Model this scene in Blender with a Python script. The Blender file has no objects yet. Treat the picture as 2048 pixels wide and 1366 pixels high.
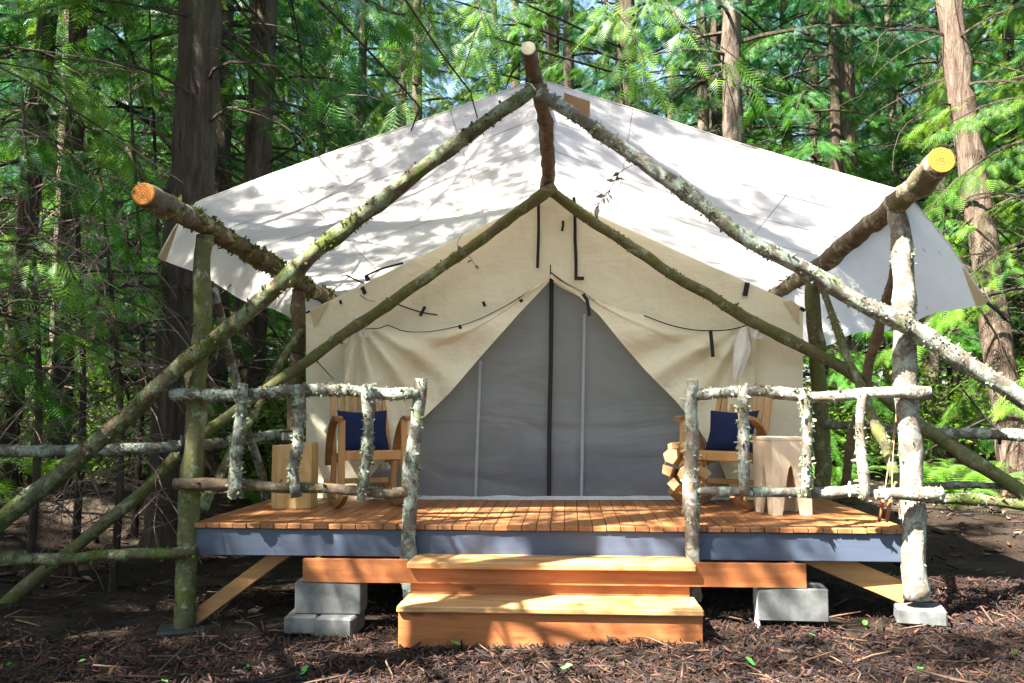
import bpy, math, random
import numpy as np
from mathutils import Vector, Matrix, noise as mnoise

random.seed(7)
RNG = np.random.default_rng(11)
R = math.radians
SC = bpy.context.scene
COL = SC.collection

# ------------------------------------------------------------------ camera, sky, sun, exposure
CAM = Vector((0.0, -5.74, 1.4))
YAW, PITCH, FPX = R(3.56), R(4.2), 1800.0
cd = bpy.data.cameras.new('camera')
cd.sensor_width = 36.0
cd.lens = 36.0 * FPX / 2048.0
cd.clip_start, cd.clip_end = 0.05, 2000.0
cam = bpy.data.objects.new('camera', cd)
cam.location = CAM
cam.rotation_euler = (R(90) + PITCH, 0, YAW)
COL.objects.link(cam)
SC.camera = cam

SUN_TRAVEL = Vector((0.62, 0.55, -1.0)).normalized()      # the way the light travels: from the left, behind the camera
to_sun = -SUN_TRAVEL
SUN_EL = math.asin(to_sun.z)
w = bpy.data.worlds.new('World')
SC.world = w
w.use_nodes = True
nt = w.node_tree
bg = nt.nodes['Background']
sky = nt.nodes.new('ShaderNodeTexSky')
sky.sky_type = 'NISHITA'
sky.sun_disc = False
sky.sun_elevation = SUN_EL
sky.sun_rotation = math.atan2(to_sun.x, to_sun.y)
sky.air_density = 1.0
sky.dust_density = 1.5
nt.links.new(sky.outputs[0], bg.inputs[0])
bg.inputs[1].default_value = 0.055
sl = bpy.data.lights.new('sun', 'SUN')
sl.energy = 5.0
sl.angle = R(0.45)
sl.color = (1.0, 0.93, 0.82)
so = bpy.data.objects.new('sun', sl)
so.rotation_euler = SUN_TRAVEL.to_track_quat('-Z', 'Y').to_euler()
so.location = (-8, -8, 20)
COL.objects.link(so)
SC.view_settings.view_transform = 'Standard'
SC.view_settings.look = 'None'
SC.view_settings.gamma = 1.0
SC.view_settings.use_curve_mapping = False
SC.view_settings.exposure = 3.35
SC.cycles.use_denoising = True
SC.cycles.denoiser = 'OPENIMAGEDENOISE'
SC.cycles.denoising_prefilter = 'NONE'
SC.cycles.denoising_input_passes = 'RGB_ALBEDO_NORMAL'
SC.cycles.max_bounces = 8
SC.cycles.diffuse_bounces = 4
SC.cycles.glossy_bounces = 2
SC.cycles.transmission_bounces = 4
SC.cycles.transparent_max_bounces = 8
SC.cycles.sample_clamp_indirect = 6.0

_f = Vector((-math.sin(YAW) * math.cos(PITCH), math.cos(YAW) * math.cos(PITCH), math.sin(PITCH)))
_r = Vector((math.cos(YAW), math.sin(YAW), 0))
_u = _r.cross(_f)

def ray(u, v):
    return _f * FPX + _r * (u - 1024) - _u * (v - 683)

def P(u, v, Y):
    """the point at world depth Y seen in direction (u, v)"""
    d = ray(u, v)
    return CAM + d * ((Y - CAM.y) / d.y)

def PZ(u, v, Z):
    d = ray(u, v)
    return CAM + d * ((Z - CAM.z) / d.z)

# ------------------------------------------------------------------ mesh helpers
class MB:
    def __init__(self):
        self.v, self.f = [], []

    def add(self, vs, fs):
        o = len(self.v)
        self.v.extend([tuple(x) for x in vs])
        self.f.extend([tuple(i + o for i in f) for f in fs])
        return self

    def box(self, x0, x1, y0, y1, z0, z1, M=None):
        vs = [Vector((x, y, z)) for z in (z0, z1) for y in (y0, y1) for x in (x0, x1)]
        if M is not None:
            vs = [M @ q for q in vs]
        return self.add(vs, [(0, 2, 3, 1), (4, 5, 7, 6), (0, 1, 5, 4), (2, 6, 7, 3), (0, 4, 6, 2), (1, 3, 7, 5)])

    def bbox(self, x0, x1, y0, y1, z0, z1, b=0.004, M=None):
        """a box with chamfered edges"""
        vs = []
        for sx in (0, 1):
            for sy in (0, 1):
                for sz in (0, 1):
                    x, y, z = (x0, x1)[sx], (y0, y1)[sy], (z0, z1)[sz]
                    dx, dy, dz = (b, -b)[sx], (b, -b)[sy], (b, -b)[sz]
                    vs += [(x, y + dy, z + dz), (x + dx, y, z + dz), (x + dx, y + dy, z)]
        if M is not None:
            vs = [M @ Vector(q) for q in vs]
        def I(sx, sy, sz, k): return (sx * 4 + sy * 2 + sz) * 3 + k
        fs = []
        for s in (0, 1):
            q = [I(s, 0, 0, 0), I(s, 1, 0, 0), I(s, 1, 1, 0), I(s, 0, 1, 0)]; fs.append(q if s else q[::-1])
            q = [I(0, s, 0, 1), I(1, s, 0, 1), I(1, s, 1, 1), I(0, s, 1, 1)]; fs.append(q[::-1] if s else q)
            q = [I(0, 0, s, 2), I(1, 0, s, 2), I(1, 1, s, 2), I(0, 1, s, 2)]; fs.append(q if s else q[::-1])
        for a in (0, 1):
            for c in (0, 1):
                fs.append([I(0, a, c, 1), I(1, a, c, 1), I(1, a, c, 2), I(0, a, c, 2)])
                fs.append([I(a, 0, c, 0), I(a, 1, c, 0), I(a, 1, c, 2), I(a, 0, c, 2)])
                fs.append([I(a, c, 0, 0), I(a, c, 1, 0), I(a, c, 1, 1), I(a, c, 0, 1)])
                for d in (0, 1):
                    fs.append([I(a, c, d, 0), I(a, c, d, 1), I(a, c, d, 2)])
        return self.add(vs, fs)

    def tube(self, pts, rad, n=8, caps=True, jit=0.0, seed=0, squash=1.0):
        pts = [Vector(p) for p in pts]
        m = len(pts)
        rr = rad if hasattr(rad, '__len__') else [rad] * m
        vs, fs = [], []
        t = (pts[1] - pts[0]).normalized()
        a = t.orthogonal().normalized()
        for i in range(m):
            t = (pts[min(i + 1, m - 1)] - pts[max(i - 1, 0)]).normalized()
            a = (a - t * a.dot(t)).normalized()
            b = t.cross(a)
            for k in range(n):
                th = 2 * math.pi * k / n
                d = a * math.cos(th) + b * math.sin(th) * squash
                q = rr[i]
                if jit:
                    q *= 1 + jit * mnoise.noise(pts[i] * 6 + d * 1.3 + Vector((seed, 0, 0)))
                vs.append(pts[i] + d * q)
        for i in range(m - 1):
            for k in range(n):
                k2 = (k + 1) % n
                fs.append((i * n + k, i * n + k2, (i + 1) * n + k2, (i + 1) * n + k))
        if caps:
            fs.append(tuple(range(n))[::-1])
            fs.append(tuple((m - 1) * n + k for k in range(n)))
        return self.add(vs, fs)

    def grid(self, nu, nv, fn):
        vs = [fn(i / (nu - 1), j / (nv - 1)) for j in range(nv) for i in range(nu)]
        fs = [(j * nu + i, j * nu + i + 1, (j + 1) * nu + i + 1, (j + 1) * nu + i) for j in range(nv - 1) for i in range(nu - 1)]
        return self.add(vs, fs)

    def prism(self, poly, d):
        """extrude a planar polygon (list of points) along vector d"""
        n = len(poly)
        p = [Vector(q) for q in poly]
        vs = p + [q + Vector(d) for q in p]
        fs = [tuple(range(n))[::-1], tuple(range(n, 2 * n))]
        fs += [(i, (i + 1) % n, n + (i + 1) % n, n + i) for i in range(n)]
        return self.add(vs, fs)

    def build(self, name, m, parent=None, smooth=False, fix=True):
        off = Vector((0, 0, 0))
        q = parent
        while q is not None:
            if q.get('_world'):
                off = off + q.location
            q = q.parent
        me = bpy.data.meshes.new(name)
        me.from_pydata([(x[0] - off.x, x[1] - off.y, x[2] - off.z) for x in self.v], [], self.f)
        if fix:
            import bmesh
            bm = bmesh.new(); bm.from_mesh(me)
            bmesh.ops.recalc_face_normals(bm, faces=bm.faces)
            bm.to_mesh(me); bm.free()
        me.materials.append(m)
        if smooth:
            me.polygons.foreach_set('use_smooth', [True] * len(me.polygons))
        o = bpy.data.objects.new(name, me)
        COL.objects.link(o)
        if parent is not None:
            o.parent = parent
        return o

def np_mesh(name, V, F, m, parent=None, tint=None, smooth=False):
    """V (n,3), F (k,3 or 4) -> object, fast"""
    V = np.asarray(V, dtype=np.float32); F = np.asarray(F, dtype=np.int32)
    me = bpy.data.meshes.new(name)
    k, s = F.shape
    me.vertices.add(len(V)); me.vertices.foreach_set('co', V.ravel())
    me.loops.add(k * s); me.loops.foreach_set('vertex_index', F.ravel())
    me.polygons.add(k)
    me.polygons.foreach_set('loop_start', np.arange(0, k * s, s, dtype=np.int32))
    if smooth:
        me.polygons.foreach_set('use_smooth', np.ones(k, dtype=bool))
    if tint is not None:
        a = me.color_attributes.new('tint', 'FLOAT_COLOR', 'POINT')
        c = np.ones((len(V), 4), dtype=np.float32); c[:, :3] = tint
        a.data.foreach_set('color', c.ravel())
    me.update(calc_edges=True)
    me.materials.append(m)
    o = bpy.data.objects.new(name, me)
    COL.objects.link(o)
    if parent is not None:
        o.parent = parent
    return o

def tag(o, label=None, cat=None, group=None, kind=None):
    if label: o['label'] = label
    if cat: o['category'] = cat
    if group: o['group'] = group
    if kind: o['kind'] = kind
    return o

def thing(name, label, cat, loc=(0, 0, 0), rz=0.0, group=None, world=True):
    """an Empty at the thing's base; with world=True its parts are written in world coordinates"""
    o = bpy.data.objects.new(name, None)
    o.empty_display_size = 0.2
    o.location = loc
    o.rotation_euler = (0, 0, rz)
    COL.objects.link(o)
    tag(o, label, cat, group)
    if world:
        o['_world'] = 1
    return o

def copy_tree(o, parent=None):
    c = o.copy()
    COL.objects.link(c)
    c.parent = parent
    for ch in list(o.children):
        copy_tree(ch, c)
    return c

def lerp(a, b, t): return a + (b - a) * t

def interp(tab, x):
    """piecewise linear (x, y) table"""
    if x <= tab[0][0]: return tab[0][1]
    for (x0, y0), (x1, y1) in zip(tab, tab[1:]):
        if x <= x1:
            return lerp(y0, y1, (x - x0) / (x1 - x0))
    return tab[-1][1]

def smooth_path(pts, step=0.07):
    """Catmull-Rom through pts, resampled"""
    pts = [Vector(p) for p in pts]
    if len(pts) == 2:
        n = max(2, int((pts[1] - pts[0]).length / step))
        return [pts[0].lerp(pts[1], i / n) for i in range(n + 1)]
    out = []
    e = [pts[0] * 2 - pts[1]] + pts + [pts[-1] * 2 - pts[-2]]
    for i in range(1, len(e) - 2):
        p0, p1, p2, p3 = e[i - 1:i + 3]
        n = max(1, int((p2 - p1).length / step))
        for k in range(n):
            t = k / n
            out.append(0.5 * ((2 * p1) + (p2 - p0) * t + (2 * p0 - 5 * p1 + 4 * p2 - p3) * t * t + (3 * p1 - p0 - 3 * p2 + p3) * t ** 3))
    out.append(pts[-1])
    return out

# ------------------------------------------------------------------ materials
class NT:
    def __init__(self, name):
        self.m = bpy.data.materials.new(name)
        self.m.use_nodes = True
        self.t = self.m.node_tree
        self.b = self.t.nodes['Principled BSDF']
        self.out = self.t.nodes['Material Output']

    def n(self, typ, **kw):
        q = self.t.nodes.new(typ)
        for k, v in kw.items():
            setattr(q, k, v)
        return q

    def l(self, a, b): self.t.links.new(a, b)

    def coords(self, stretch=(1, 1, 1), rnd=True):
        tc = self.n('ShaderNodeTexCoord')
        mp = self.n('ShaderNodeMapping')
        mp.inputs['Scale'].default_value = stretch
        self.l(tc.outputs['Object'], mp.inputs['Vector'])
        if rnd:
            oi = self.n('ShaderNodeObjectInfo')
            mu = self.n('ShaderNodeMath', operation='MULTIPLY'); mu.inputs[1].default_value = 37.0
            self.l(oi.outputs['Random'], mu.inputs[0])
            self.l(mu.outputs[0], mp.inputs['Location'])
        return mp.outputs[0]

    def noise(self, vec, scale, detail=6, rough=0.6, dist=0.0):
        q = self.n('ShaderNodeTexNoise')
        q.inputs['Scale'].default_value = scale
        q.inputs['Detail'].default_value = detail
        q.inputs['Roughness'].default_value = rough
        q.inputs['Distortion'].default_value = dist
        self.l(vec, q.inputs['Vector'])
        return q.outputs[0]

    def ramp(self, fac, stops):
        q = self.n('ShaderNodeValToRGB')
        e = q.color_ramp.elements
        while len(e) < len(stops): e.new(0.5)
        for el, (p, c) in zip(e, stops):
            el.position = p
            el.color = (c[0], c[1], c[2], 1) if hasattr(c, '__len__') else (c, c, c, 1)
        self.l(fac, q.inputs[0])
        return q.outputs[0]

    def mix(self, fac, a, b, typ='MIX'):
        q = self.n('ShaderNodeMix', data_type='RGBA', blend_type=typ)
        if isinstance(fac, (int, float)): q.inputs[0].default_value = fac
        else: self.l(fac, q.inputs[0])
        for s, x in ((6, a), (7, b)):
            if isinstance(x, tuple): q.inputs[s].default_value = (x[0], x[1], x[2], 1)
            else: self.l(x, q.inputs[s])
        return q.outputs[2]

    def bump(self, h, strength=0.5, dist=0.02):
        q = self.n('ShaderNodeBump')
        q.inputs['Strength'].default_value = strength
        q.inputs['Distance'].default_value = dist
        self.l(h, q.inputs['Height'])
        return q.outputs[0]

    def finish(self, col, rough=0.8, normal=None, spec=0.3):
        if isinstance(col, tuple): self.b.inputs['Base Color'].default_value = (col[0], col[1], col[2], 1)
        else: self.l(col, self.b.inputs['Base Color'])
        self.b.inputs['Roughness'].default_value = rough
        self.b.inputs['Specular IOR Level'].default_value = spec
        if normal is not None: self.l(normal, self.b.inputs['Normal'])
        return self.m

def rnd_value(T, col, lo, hi):
    oi = T.n('ShaderNodeObjectInfo')
    mr = T.n('ShaderNodeMapRange'); mr.inputs[3].default_value = lo; mr.inputs[4].default_value = hi
    T.l(oi.outputs['Random'], mr.inputs[0])
    hs = T.n('ShaderNodeHueSaturation')
    T.l(mr.outputs[0], hs.inputs['Value']); T.l(col, hs.inputs['Color'])
    return hs.outputs[0]

def m_bark(name, dark, mid, lichen, la, moss, ma, scale=1.0):
    """pole bark: brown bark, pale lichen patches (amount la), green moss (amount ma)"""
    T = NT(name)
    v = T.coords()
    c = T.ramp(T.noise(v, 14 * scale, 8, 0.7), [(0.25, dark), (0.7, mid)])
    fine = T.noise(v, 60 * scale, 5, 0.75)
    pl = T.ramp(T.noise(v, 9 * scale, 7, 0.72, 0.5), [(max(0.0, 0.62 - la * 0.3), 0.0), (0.70 - la * 0.3, 1.0)])
    lc = T.ramp(fine, [(0.3, tuple(x * 0.45 for x in lichen)), (0.62, lichen)])
    c = T.mix(pl, c, lc)
    mo = T.ramp(T.noise(v, 5 * scale, 6, 0.7), [(0.66 - ma * 0.35, 0.0), (0.76 - ma * 0.35, 1.0)])
    mc = T.ramp(fine, [(0.3, tuple(x * 0.4 for x in moss)), (0.65, moss)])
    c = T.mix(mo, c, mc)
    h = T.mix(0.5, T.noise(v, 22 * scale, 8, 0.7), fine)
    return T.finish(c, 0.9, T.bump(h, 0.9, 0.015), 0.15)

def m_plank(name, a, b, axis=1, rough=0.6, var=(0.8, 1.15), dirt=(0.10, 0.06, 0.04), da=0.25, knots=True, spec=0.35):
    T = NT(name)
    s = [26, 26, 26]; s[axis] = 1.6
    v = T.coords(tuple(s))
    g = T.noise(v, 1.0, 8, 0.65, 0.6)
    c = T.ramp(g, [(0.3, a), (0.68, b)])
    s2 = [5, 5, 5]; s2[axis] = 2.2
    d = T.noise(T.coords(tuple(s2)), 1.0, 6, 0.65)
    c = T.mix(T.ramp(d, [(0.48, 0.0), (0.72, da)]), c, dirt)
    if knots:
        kv = T.n('ShaderNodeTexVoronoi'); s3 = [7, 7, 7]; s3[axis] = 2.4
        T.l(T.coords(tuple(s3)), kv.inputs['Vector']); kv.inputs['Scale'].default_value = 1.0
        c = T.mix(T.ramp(kv.outputs['Distance'], [(0.06, 0.75), (0.14, 0.0)]), c, tuple(x * 0.35 for x in a))
    c = rnd_value(T, c, *var)
    return T.finish(c, rough, T.bump(g, 0.25, 0.004), spec)

def m_canvas(name, a, b, trans=0.45, spots=0.0, wr=0.4, wscale=1.0, dirt=(0.30, 0.22, 0.13)):
    T = NT(name)
    v = T.coords(rnd=False)
    c = T.ramp(T.noise(v, 1.3, 5, 0.6), [(0.3, a), (0.7, b)])
    c = T.mix(T.ramp(T.noise(v, 3.1, 6, 0.7), [(0.56, 0.0), (0.85, 0.25)]), c, dirt)
    if spots:
        q = T.n('ShaderNodeTexVoronoi')
        mp = T.n('ShaderNodeMapping'); mp.inputs['Scale'].default_value = (5.0, 8.0, 5.0)
        tc = T.n('ShaderNodeTexCoord'); T.l(tc.outputs['Object'], mp.inputs[0]); T.l(mp.outputs[0], q.inputs['Vector'])
        q.inputs['Scale'].default_value = 1.0
        gate = T.ramp(T.noise(v, 1.6, 2, 0.5), [(0.50, 0.0), (0.56, 1.0)])
        sp = T.ramp(q.outputs['Distance'], [(0.085, spots), (0.13, 0.0)])
        mm = T.n('ShaderNodeMath', operation='MULTIPLY'); T.l(sp, mm.inputs[0]); T.l(gate, mm.inputs[1])
        c = T.mix(mm.outputs[0], c, (0.30, 0.20, 0.10))
    w1 = T.noise(T.coords((1.0, 0.6, 1.7), rnd=False), 2.2 * wscale, 4, 0.55, 0.4)
    w2 = T.noise(v, 16 * wscale, 3, 0.5)
    h = T.mix(0.15, w1, w2)
    nrm = T.bump(h, wr, 0.09)
    df = T.n('ShaderNodeBsdfDiffuse'); tr = T.n('ShaderNodeBsdfTranslucent'); mx = T.n('ShaderNodeMixShader')
    for q in (df, tr):
        T.l(c, q.inputs['Color']); T.l(nrm, q.inputs['Normal'])
    mx.inputs[0].default_value = trans
    T.l(df.outputs[0], mx.inputs[1]); T.l(tr.outputs[0], mx.inputs[2]); T.l(mx.outputs[0], T.out.inputs[0])
    return T.m

def m_leaf(name, a, b, trans=0.4, gloss=0.12):
    """leaf colour = tint attribute (0..1 in red) between a and b, with light coming through the leaf"""
    T = NT(name)
    at = T.n('ShaderNodeAttribute'); at.attribute_name = 'tint'
    c = T.ramp(at.outputs['Fac'], [(0.0, a), (1.0, b)])
    c = rnd_value(T, c, 0.75, 1.25)
    df = T.n('ShaderNodeBsdfDiffuse'); tr = T.n('ShaderNodeBsdfTranslucent'); mx = T.n('ShaderNodeMixShader')
    T.l(c, df.inputs['Color'])
    yc = T.mix(0.5, c, (b[0] * 1.5, b[1] * 1.35, b[2] * 0.8))
    T.l(yc, tr.inputs['Color'])
    mx.inputs[0].default_value = trans
    T.l(df.outputs[0], mx.inputs[1]); T.l(tr.outputs[0], mx.inputs[2])
    gl = T.n('ShaderNodeBsdfGlossy'); gl.inputs['Roughness'].default_value = 0.38
    gl.inputs['Color'].default_value = (0.8, 0.85, 0.9, 1)
    lw = T.n('ShaderNodeLayerWeight'); lw.inputs[0].default_value = gloss
    m2 = T.n('ShaderNodeMixShader')
    mu = T.n('ShaderNodeMath', operation='MULTIPLY'); mu.inputs[1].default_value = 0.35
    T.l(lw.outputs['Fresnel'], mu.inputs[0]); T.l(mu.outputs[0], m2.inputs[0])
    T.l(mx.outputs[0], m2.inputs[1]); T.l(gl.outputs[0], m2.inputs[2]); T.l(m2.outputs[0], T.out.inputs[0])
    return T.m

def m_plain(name, c, rough=0.6, spec=0.3, bscale=0, var=0.15):
    T = NT(name)
    v = T.coords()
    col = T.ramp(T.noise(v, bscale or 30, 5, 0.65), [(0.3, tuple(x * (1 - var) for x in c)), (0.7, tuple(min(1, x * (1 + var)) for x in c))])
    return T.finish(col, rough, T.bump(T.noise(v, (bscale or 30) * 3, 4, 0.6), 0.15, 0.004), spec)

def m_tint(name, rough=0.85):
    """colour straight from the tint attribute (each chip or stick has its own wood colour)"""
    T = NT(name)
    at = T.n('ShaderNodeAttribute'); at.attribute_name = 'tint'
    n_ = T.noise(T.coords((1, 1, 1)), 90, 4, 0.7)
    c = T.mix(0.55, at.outputs['Color'], T.mix(1.0, at.outputs['Color'], T.ramp(n_, [(0.3, 0.25), (0.7, 1.0)]), 'MULTIPLY'))
    return T.finish(c, rough, None, 0.25)

M = {}
M['bark_mossy'] = m_bark('mossy_bark', (0.035, 0.026, 0.016), (0.13, 0.105, 0.065), (0.19, 0.24, 0.14), 0.45, (0.095, 0.12, 0.03), 0.5)
M['bark_olive'] = m_bark('olive_bark', (0.055, 0.05, 0.025), (0.15, 0.14, 0.07), (0.26, 0.30, 0.19), 0.25, (0.12, 0.135, 0.04), 0.5)
M['bark_pale'] = m_bark('pale_lichen_bark', (0.085, 0.065, 0.05), (0.22, 0.18, 0.145), (0.38, 0.40, 0.34), 0.5, (0.18, 0.20, 0.07), 0.05)
M['bark_grey'] = m_bark('grey_lichen_bark', (0.05, 0.042, 0.034), (0.15, 0.13, 0.105), (0.30, 0.35, 0.29), 0.5, (0.13, 0.16, 0.06), 0.2)
M['bark_brown'] = m_bark('ringed_brown_bark', (0.05, 0.037, 0.025), (0.185, 0.135, 0.09), (0.25, 0.23, 0.15), 0.15, (0.11, 0.11, 0.035), 0.3)
M['bark_beam'] = m_bark('flaky_brown_bark', (0.042, 0.032, 0.022), (0.165, 0.135, 0.09), (0.34, 0.32, 0.23), 0.35, (0.11, 0.11, 0.03), 0.25, 0.8)
M['lichen'] = m_leaf('lichen', (0.13, 0.165, 0.10), (0.34, 0.39, 0.28), 0.25, 0.02)
M['moss'] = m_leaf('moss', (0.05, 0.065, 0.015), (0.16, 0.19, 0.05), 0.25, 0.02)

def m_cut(name, a, b):
    T = NT(name)
    at = T.n('ShaderNodeTexCoord')
    wv = T.n('ShaderNodeTexWave', wave_type='RINGS', rings_direction='SPHERICAL')
    wv.inputs['Scale'].default_value = 22; wv.inputs['Distortion'].default_value = 2.5; wv.inputs['Detail'].default_value = 4
    T.l(at.outputs['Object'], wv.inputs['Vector'])
    c = T.ramp(wv.outputs['Fac'], [(0.1, a), (0.8, b)])
    c = T.mix(T.ramp(T.noise(T.coords(), 18, 6, 0.7), [(0.5, 0.0), (0.75, 0.6)]), c, tuple(x * 0.5 for x in a))
    return T.finish(c, 0.7)
M['cut_orange'] = m_cut('cut_end_orange', (0.24, 0.07, 0.006), (0.40, 0.15, 0.014))
M['cut_pale'] = m_cut('cut_end_pale', (0.55, 0.45, 0.28), (0.70, 0.60, 0.42))
M['cut_grey'] = m_cut('cut_end_grey', (0.20, 0.15, 0.10), (0.34, 0.27, 0.19))
M['deck'] = m_plank('deck_stain', (0.18, 0.070, 0.024), (0.32, 0.142, 0.052), 1, 0.55, (0.75, 1.2), (0.09, 0.045, 0.025), 0.3)
M['fascia'] = m_plank('fascia_paint', (0.044, 0.058, 0.090), (0.058, 0.074, 0.112), 0, 0.5, (1, 1), (0.05, 0.055, 0.08), 0.35, False, 0.4)
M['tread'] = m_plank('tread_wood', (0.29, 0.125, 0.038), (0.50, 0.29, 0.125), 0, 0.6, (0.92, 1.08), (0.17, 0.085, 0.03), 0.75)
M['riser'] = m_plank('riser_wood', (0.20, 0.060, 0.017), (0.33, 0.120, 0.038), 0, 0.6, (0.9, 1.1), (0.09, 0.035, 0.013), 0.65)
M['brace'] = m_plank('brace_wood', (0.27, 0.13, 0.045), (0.40, 0.21, 0.08), 0, 0.7, (0.9, 1.1))
M['joist'] = m_plank('joist_wood', (0.11, 0.07, 0.04), (0.17, 0.11, 0.07), 0, 0.8, (0.9, 1.1))
M['chair'] = m_plank('chair_wood', (0.34, 0.165, 0.052), (0.48, 0.26, 0.095), 2, 0.45, (0.9, 1.1), (0.20, 0.09, 0.03), 0.2, False)
M['chair_dark'] = m_plank('chair_bentwood', (0.20, 0.09, 0.03), (0.30, 0.15, 0.055), 1, 0.45, (0.9, 1.1), (0.12, 0.05, 0.02), 0.2, False)
M['pillow'] = m_plain('navy_fabric', (0.008, 0.014, 0.052), 0.85, 0.2, 60, 0.25)
M['stump'] = m_plank('hewn_wood', (0.42, 0.24, 0.085), (0.60, 0.41, 0.19), 2, 0.65, (1, 1), (0.28, 0.13, 0.035), 0.5)
M['stool'] = m_plank('pale_wood', (0.62, 0.49, 0.34), (0.74, 0.62, 0.46), 2, 0.6, (0.96, 1.04), (0.42, 0.27, 0.14), 0.3)
M['firewood'] = m_plank('split_wood', (0.42, 0.22, 0.09), (0.60, 0.37, 0.18), 0, 0.75, (0.8, 1.1), (0.20, 0.09, 0.04), 0.5)
M['red_wood'] = m_plank('red_wood', (0.26, 0.07, 0.025), (0.38, 0.12, 0.05), 2, 0.5, (0.9, 1.1), (0.15, 0.04, 0.02), 0.2, False)
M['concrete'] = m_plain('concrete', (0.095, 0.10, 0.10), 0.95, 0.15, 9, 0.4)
M['concrete_dark'] = m_plain('dark_concrete', (0.05, 0.052, 0.048), 0.92, 0.2, 14, 0.35)  # darker concrete tone, used only for the left post pad
M['canvas'] = m_canvas('tent_canvas', (0.73, 0.67, 0.50), (0.81, 0.76, 0.60), 0.26, 0, 0.35)
M['flap'] = m_canvas('flap_canvas', (0.73, 0.66, 0.48), (0.82, 0.75, 0.58), 0.22, 0, 0.5, 1.4)
M['fly'] = m_canvas('fly_canvas', (0.70, 0.67, 0.65), (0.78, 0.75, 0.73), 0.50, 0.65, 0.35, 1.0, (0.45, 0.37, 0.30))
M['patch'] = m_canvas('tan_patch', (0.52, 0.41, 0.27), (0.58, 0.47, 0.32), 0.15, 0, 0.2)
M['white_cloth'] = m_canvas('white_cloth', (0.72, 0.71, 0.68), (0.80, 0.79, 0.76), 0.3, 0, 0.6, 2.0)
M['black'] = m_plain('black_webbing', (0.012, 0.012, 0.013), 0.7, 0.3, 80)
M['tape'] = m_plain('grey_tape', (0.42, 0.43, 0.45), 0.7, 0.3, 20)
M['seam'] = m_plain('seam_tape', (0.27, 0.29, 0.32), 0.7, 0.3, 20)
M['rope'] = m_plain('rope', (0.30, 0.22, 0.12), 0.9, 0.1, 90)
M['cord'] = m_plain('dark_cord', (0.03, 0.03, 0.035), 0.9, 0.1, 90)

def m_screen():
    T = NT('mesh_screen')
    v = T.coords(rnd=False)
    c = T.ramp(T.noise(v, 2.0, 5, 0.6), [(0.3, (0.20, 0.22, 0.255)), (0.7, (0.245, 0.265, 0.30))])
    nrm = T.bump(T.noise(T.coords((1, 1, 2.6), rnd=False), 1.2, 3, 0.5, 0.5), 0.6, 0.12)
    T.finish(c, 0.8, nrm, 0.25)
    tr = T.n('ShaderNodeBsdfTransparent'); mx = T.n('ShaderNodeMixShader'); mx.inputs[0].default_value = 0.42
    tr.inputs[0].default_value = (0.80, 0.87, 0.97, 1)
    T.l(T.b.outputs[0], mx.inputs[1]); T.l(tr.outputs[0], mx.inputs[2]); T.l(mx.outputs[0], T.out.inputs[0])
    return T.m
M['screen'] = m_screen()

def m_glass():
    T = NT('smoked_glass')
    T.finish((0.55, 0.57, 0.55), 0.08, None, 0.5)
    T.b.inputs['Transmission Weight'].default_value = 0.85
    return T.m
M['glass'] = m_glass()

def m_ground():
    T = NT('forest_floor')
    v = T.coords(rnd=False)
    n1 = T.noise(v, 1.1, 6, 0.6)
    c = T.ramp(T.noise(v, 26, 10, 0.75), [(0.3, (0.010, 0.007, 0.005)), (0.55, (0.030, 0.020, 0.014)), (0.75, (0.075, 0.050, 0.036))])
    soil = T.ramp(T.noise(v, 9, 9, 0.72), [(0.3, (0.032, 0.025, 0.018)), (0.7, (0.082, 0.064, 0.048))])
    c = T.mix(T.ramp(n1, [(0.45, 0.0), (0.6, 1.0)]), c, soil)
    h = T.noise(v, 30, 10, 0.75)
    return T.finish(c, 0.95, T.bump(h, 1.0, 0.04), 0.1)
M['ground'] = m_ground()
M['chip'] = m_tint('bark_mulch')

def m_trunk(name, a, b, c2, sc=1.0):
    T = NT(name)
    v = T.coords((7 * sc, 7 * sc, 0.9 * sc))
    g = T.noise(v, 2.2, 9, 0.7, 0.8)
    c = T.ramp(g, [(0.28, tuple(x * 0.35 for x in a)), (0.5, a), (0.72, b)])
    p = T.noise(T.coords((1, 1, 0.5)), 2.4, 6, 0.65)
    c = T.mix(T.ramp(p, [(0.5, 0.0), (0.68, 0.75)]), c, c2)
    return T.finish(c, 0.95, T.bump(g, 1.0, 0.06), 0.1)
M['trunk_dark'] = m_trunk('cedar_bark', (0.07, 0.052, 0.04), (0.13, 0.10, 0.075), (0.085, 0.085, 0.05))
M['trunk_red'] = m_trunk('fir_bark', (0.115, 0.082, 0.064), (0.24, 0.18, 0.145), (0.17, 0.15, 0.11), 1.3)
M['trunk_grey'] = m_trunk('grey_bark', (0.12, 0.095, 0.075), (0.24, 0.19, 0.15), (0.15, 0.14, 0.09), 1.3)
M['trunk_mossy'] = m_trunk('mossy_trunk', (0.06, 0.045, 0.035), (0.12, 0.095, 0.07), (0.06, 0.07, 0.025), 1.2)
M['limb'] = m_trunk('limb_bark', (0.05, 0.038, 0.03), (0.10, 0.08, 0.065), (0.10, 0.10, 0.06))
M['twig'] = m_trunk('dead_twig', (0.26, 0.18, 0.15), (0.46, 0.36, 0.31), (0.36, 0.30, 0.24), 3)
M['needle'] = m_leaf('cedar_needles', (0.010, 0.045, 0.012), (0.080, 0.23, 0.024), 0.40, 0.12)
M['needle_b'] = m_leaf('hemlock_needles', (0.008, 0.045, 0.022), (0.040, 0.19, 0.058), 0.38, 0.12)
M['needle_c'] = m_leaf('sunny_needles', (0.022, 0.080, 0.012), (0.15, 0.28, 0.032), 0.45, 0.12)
M['leaf'] = m_leaf('shrub_leaf', (0.05, 0.11, 0.012), (0.14, 0.26, 0.03), 0.5)
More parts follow.
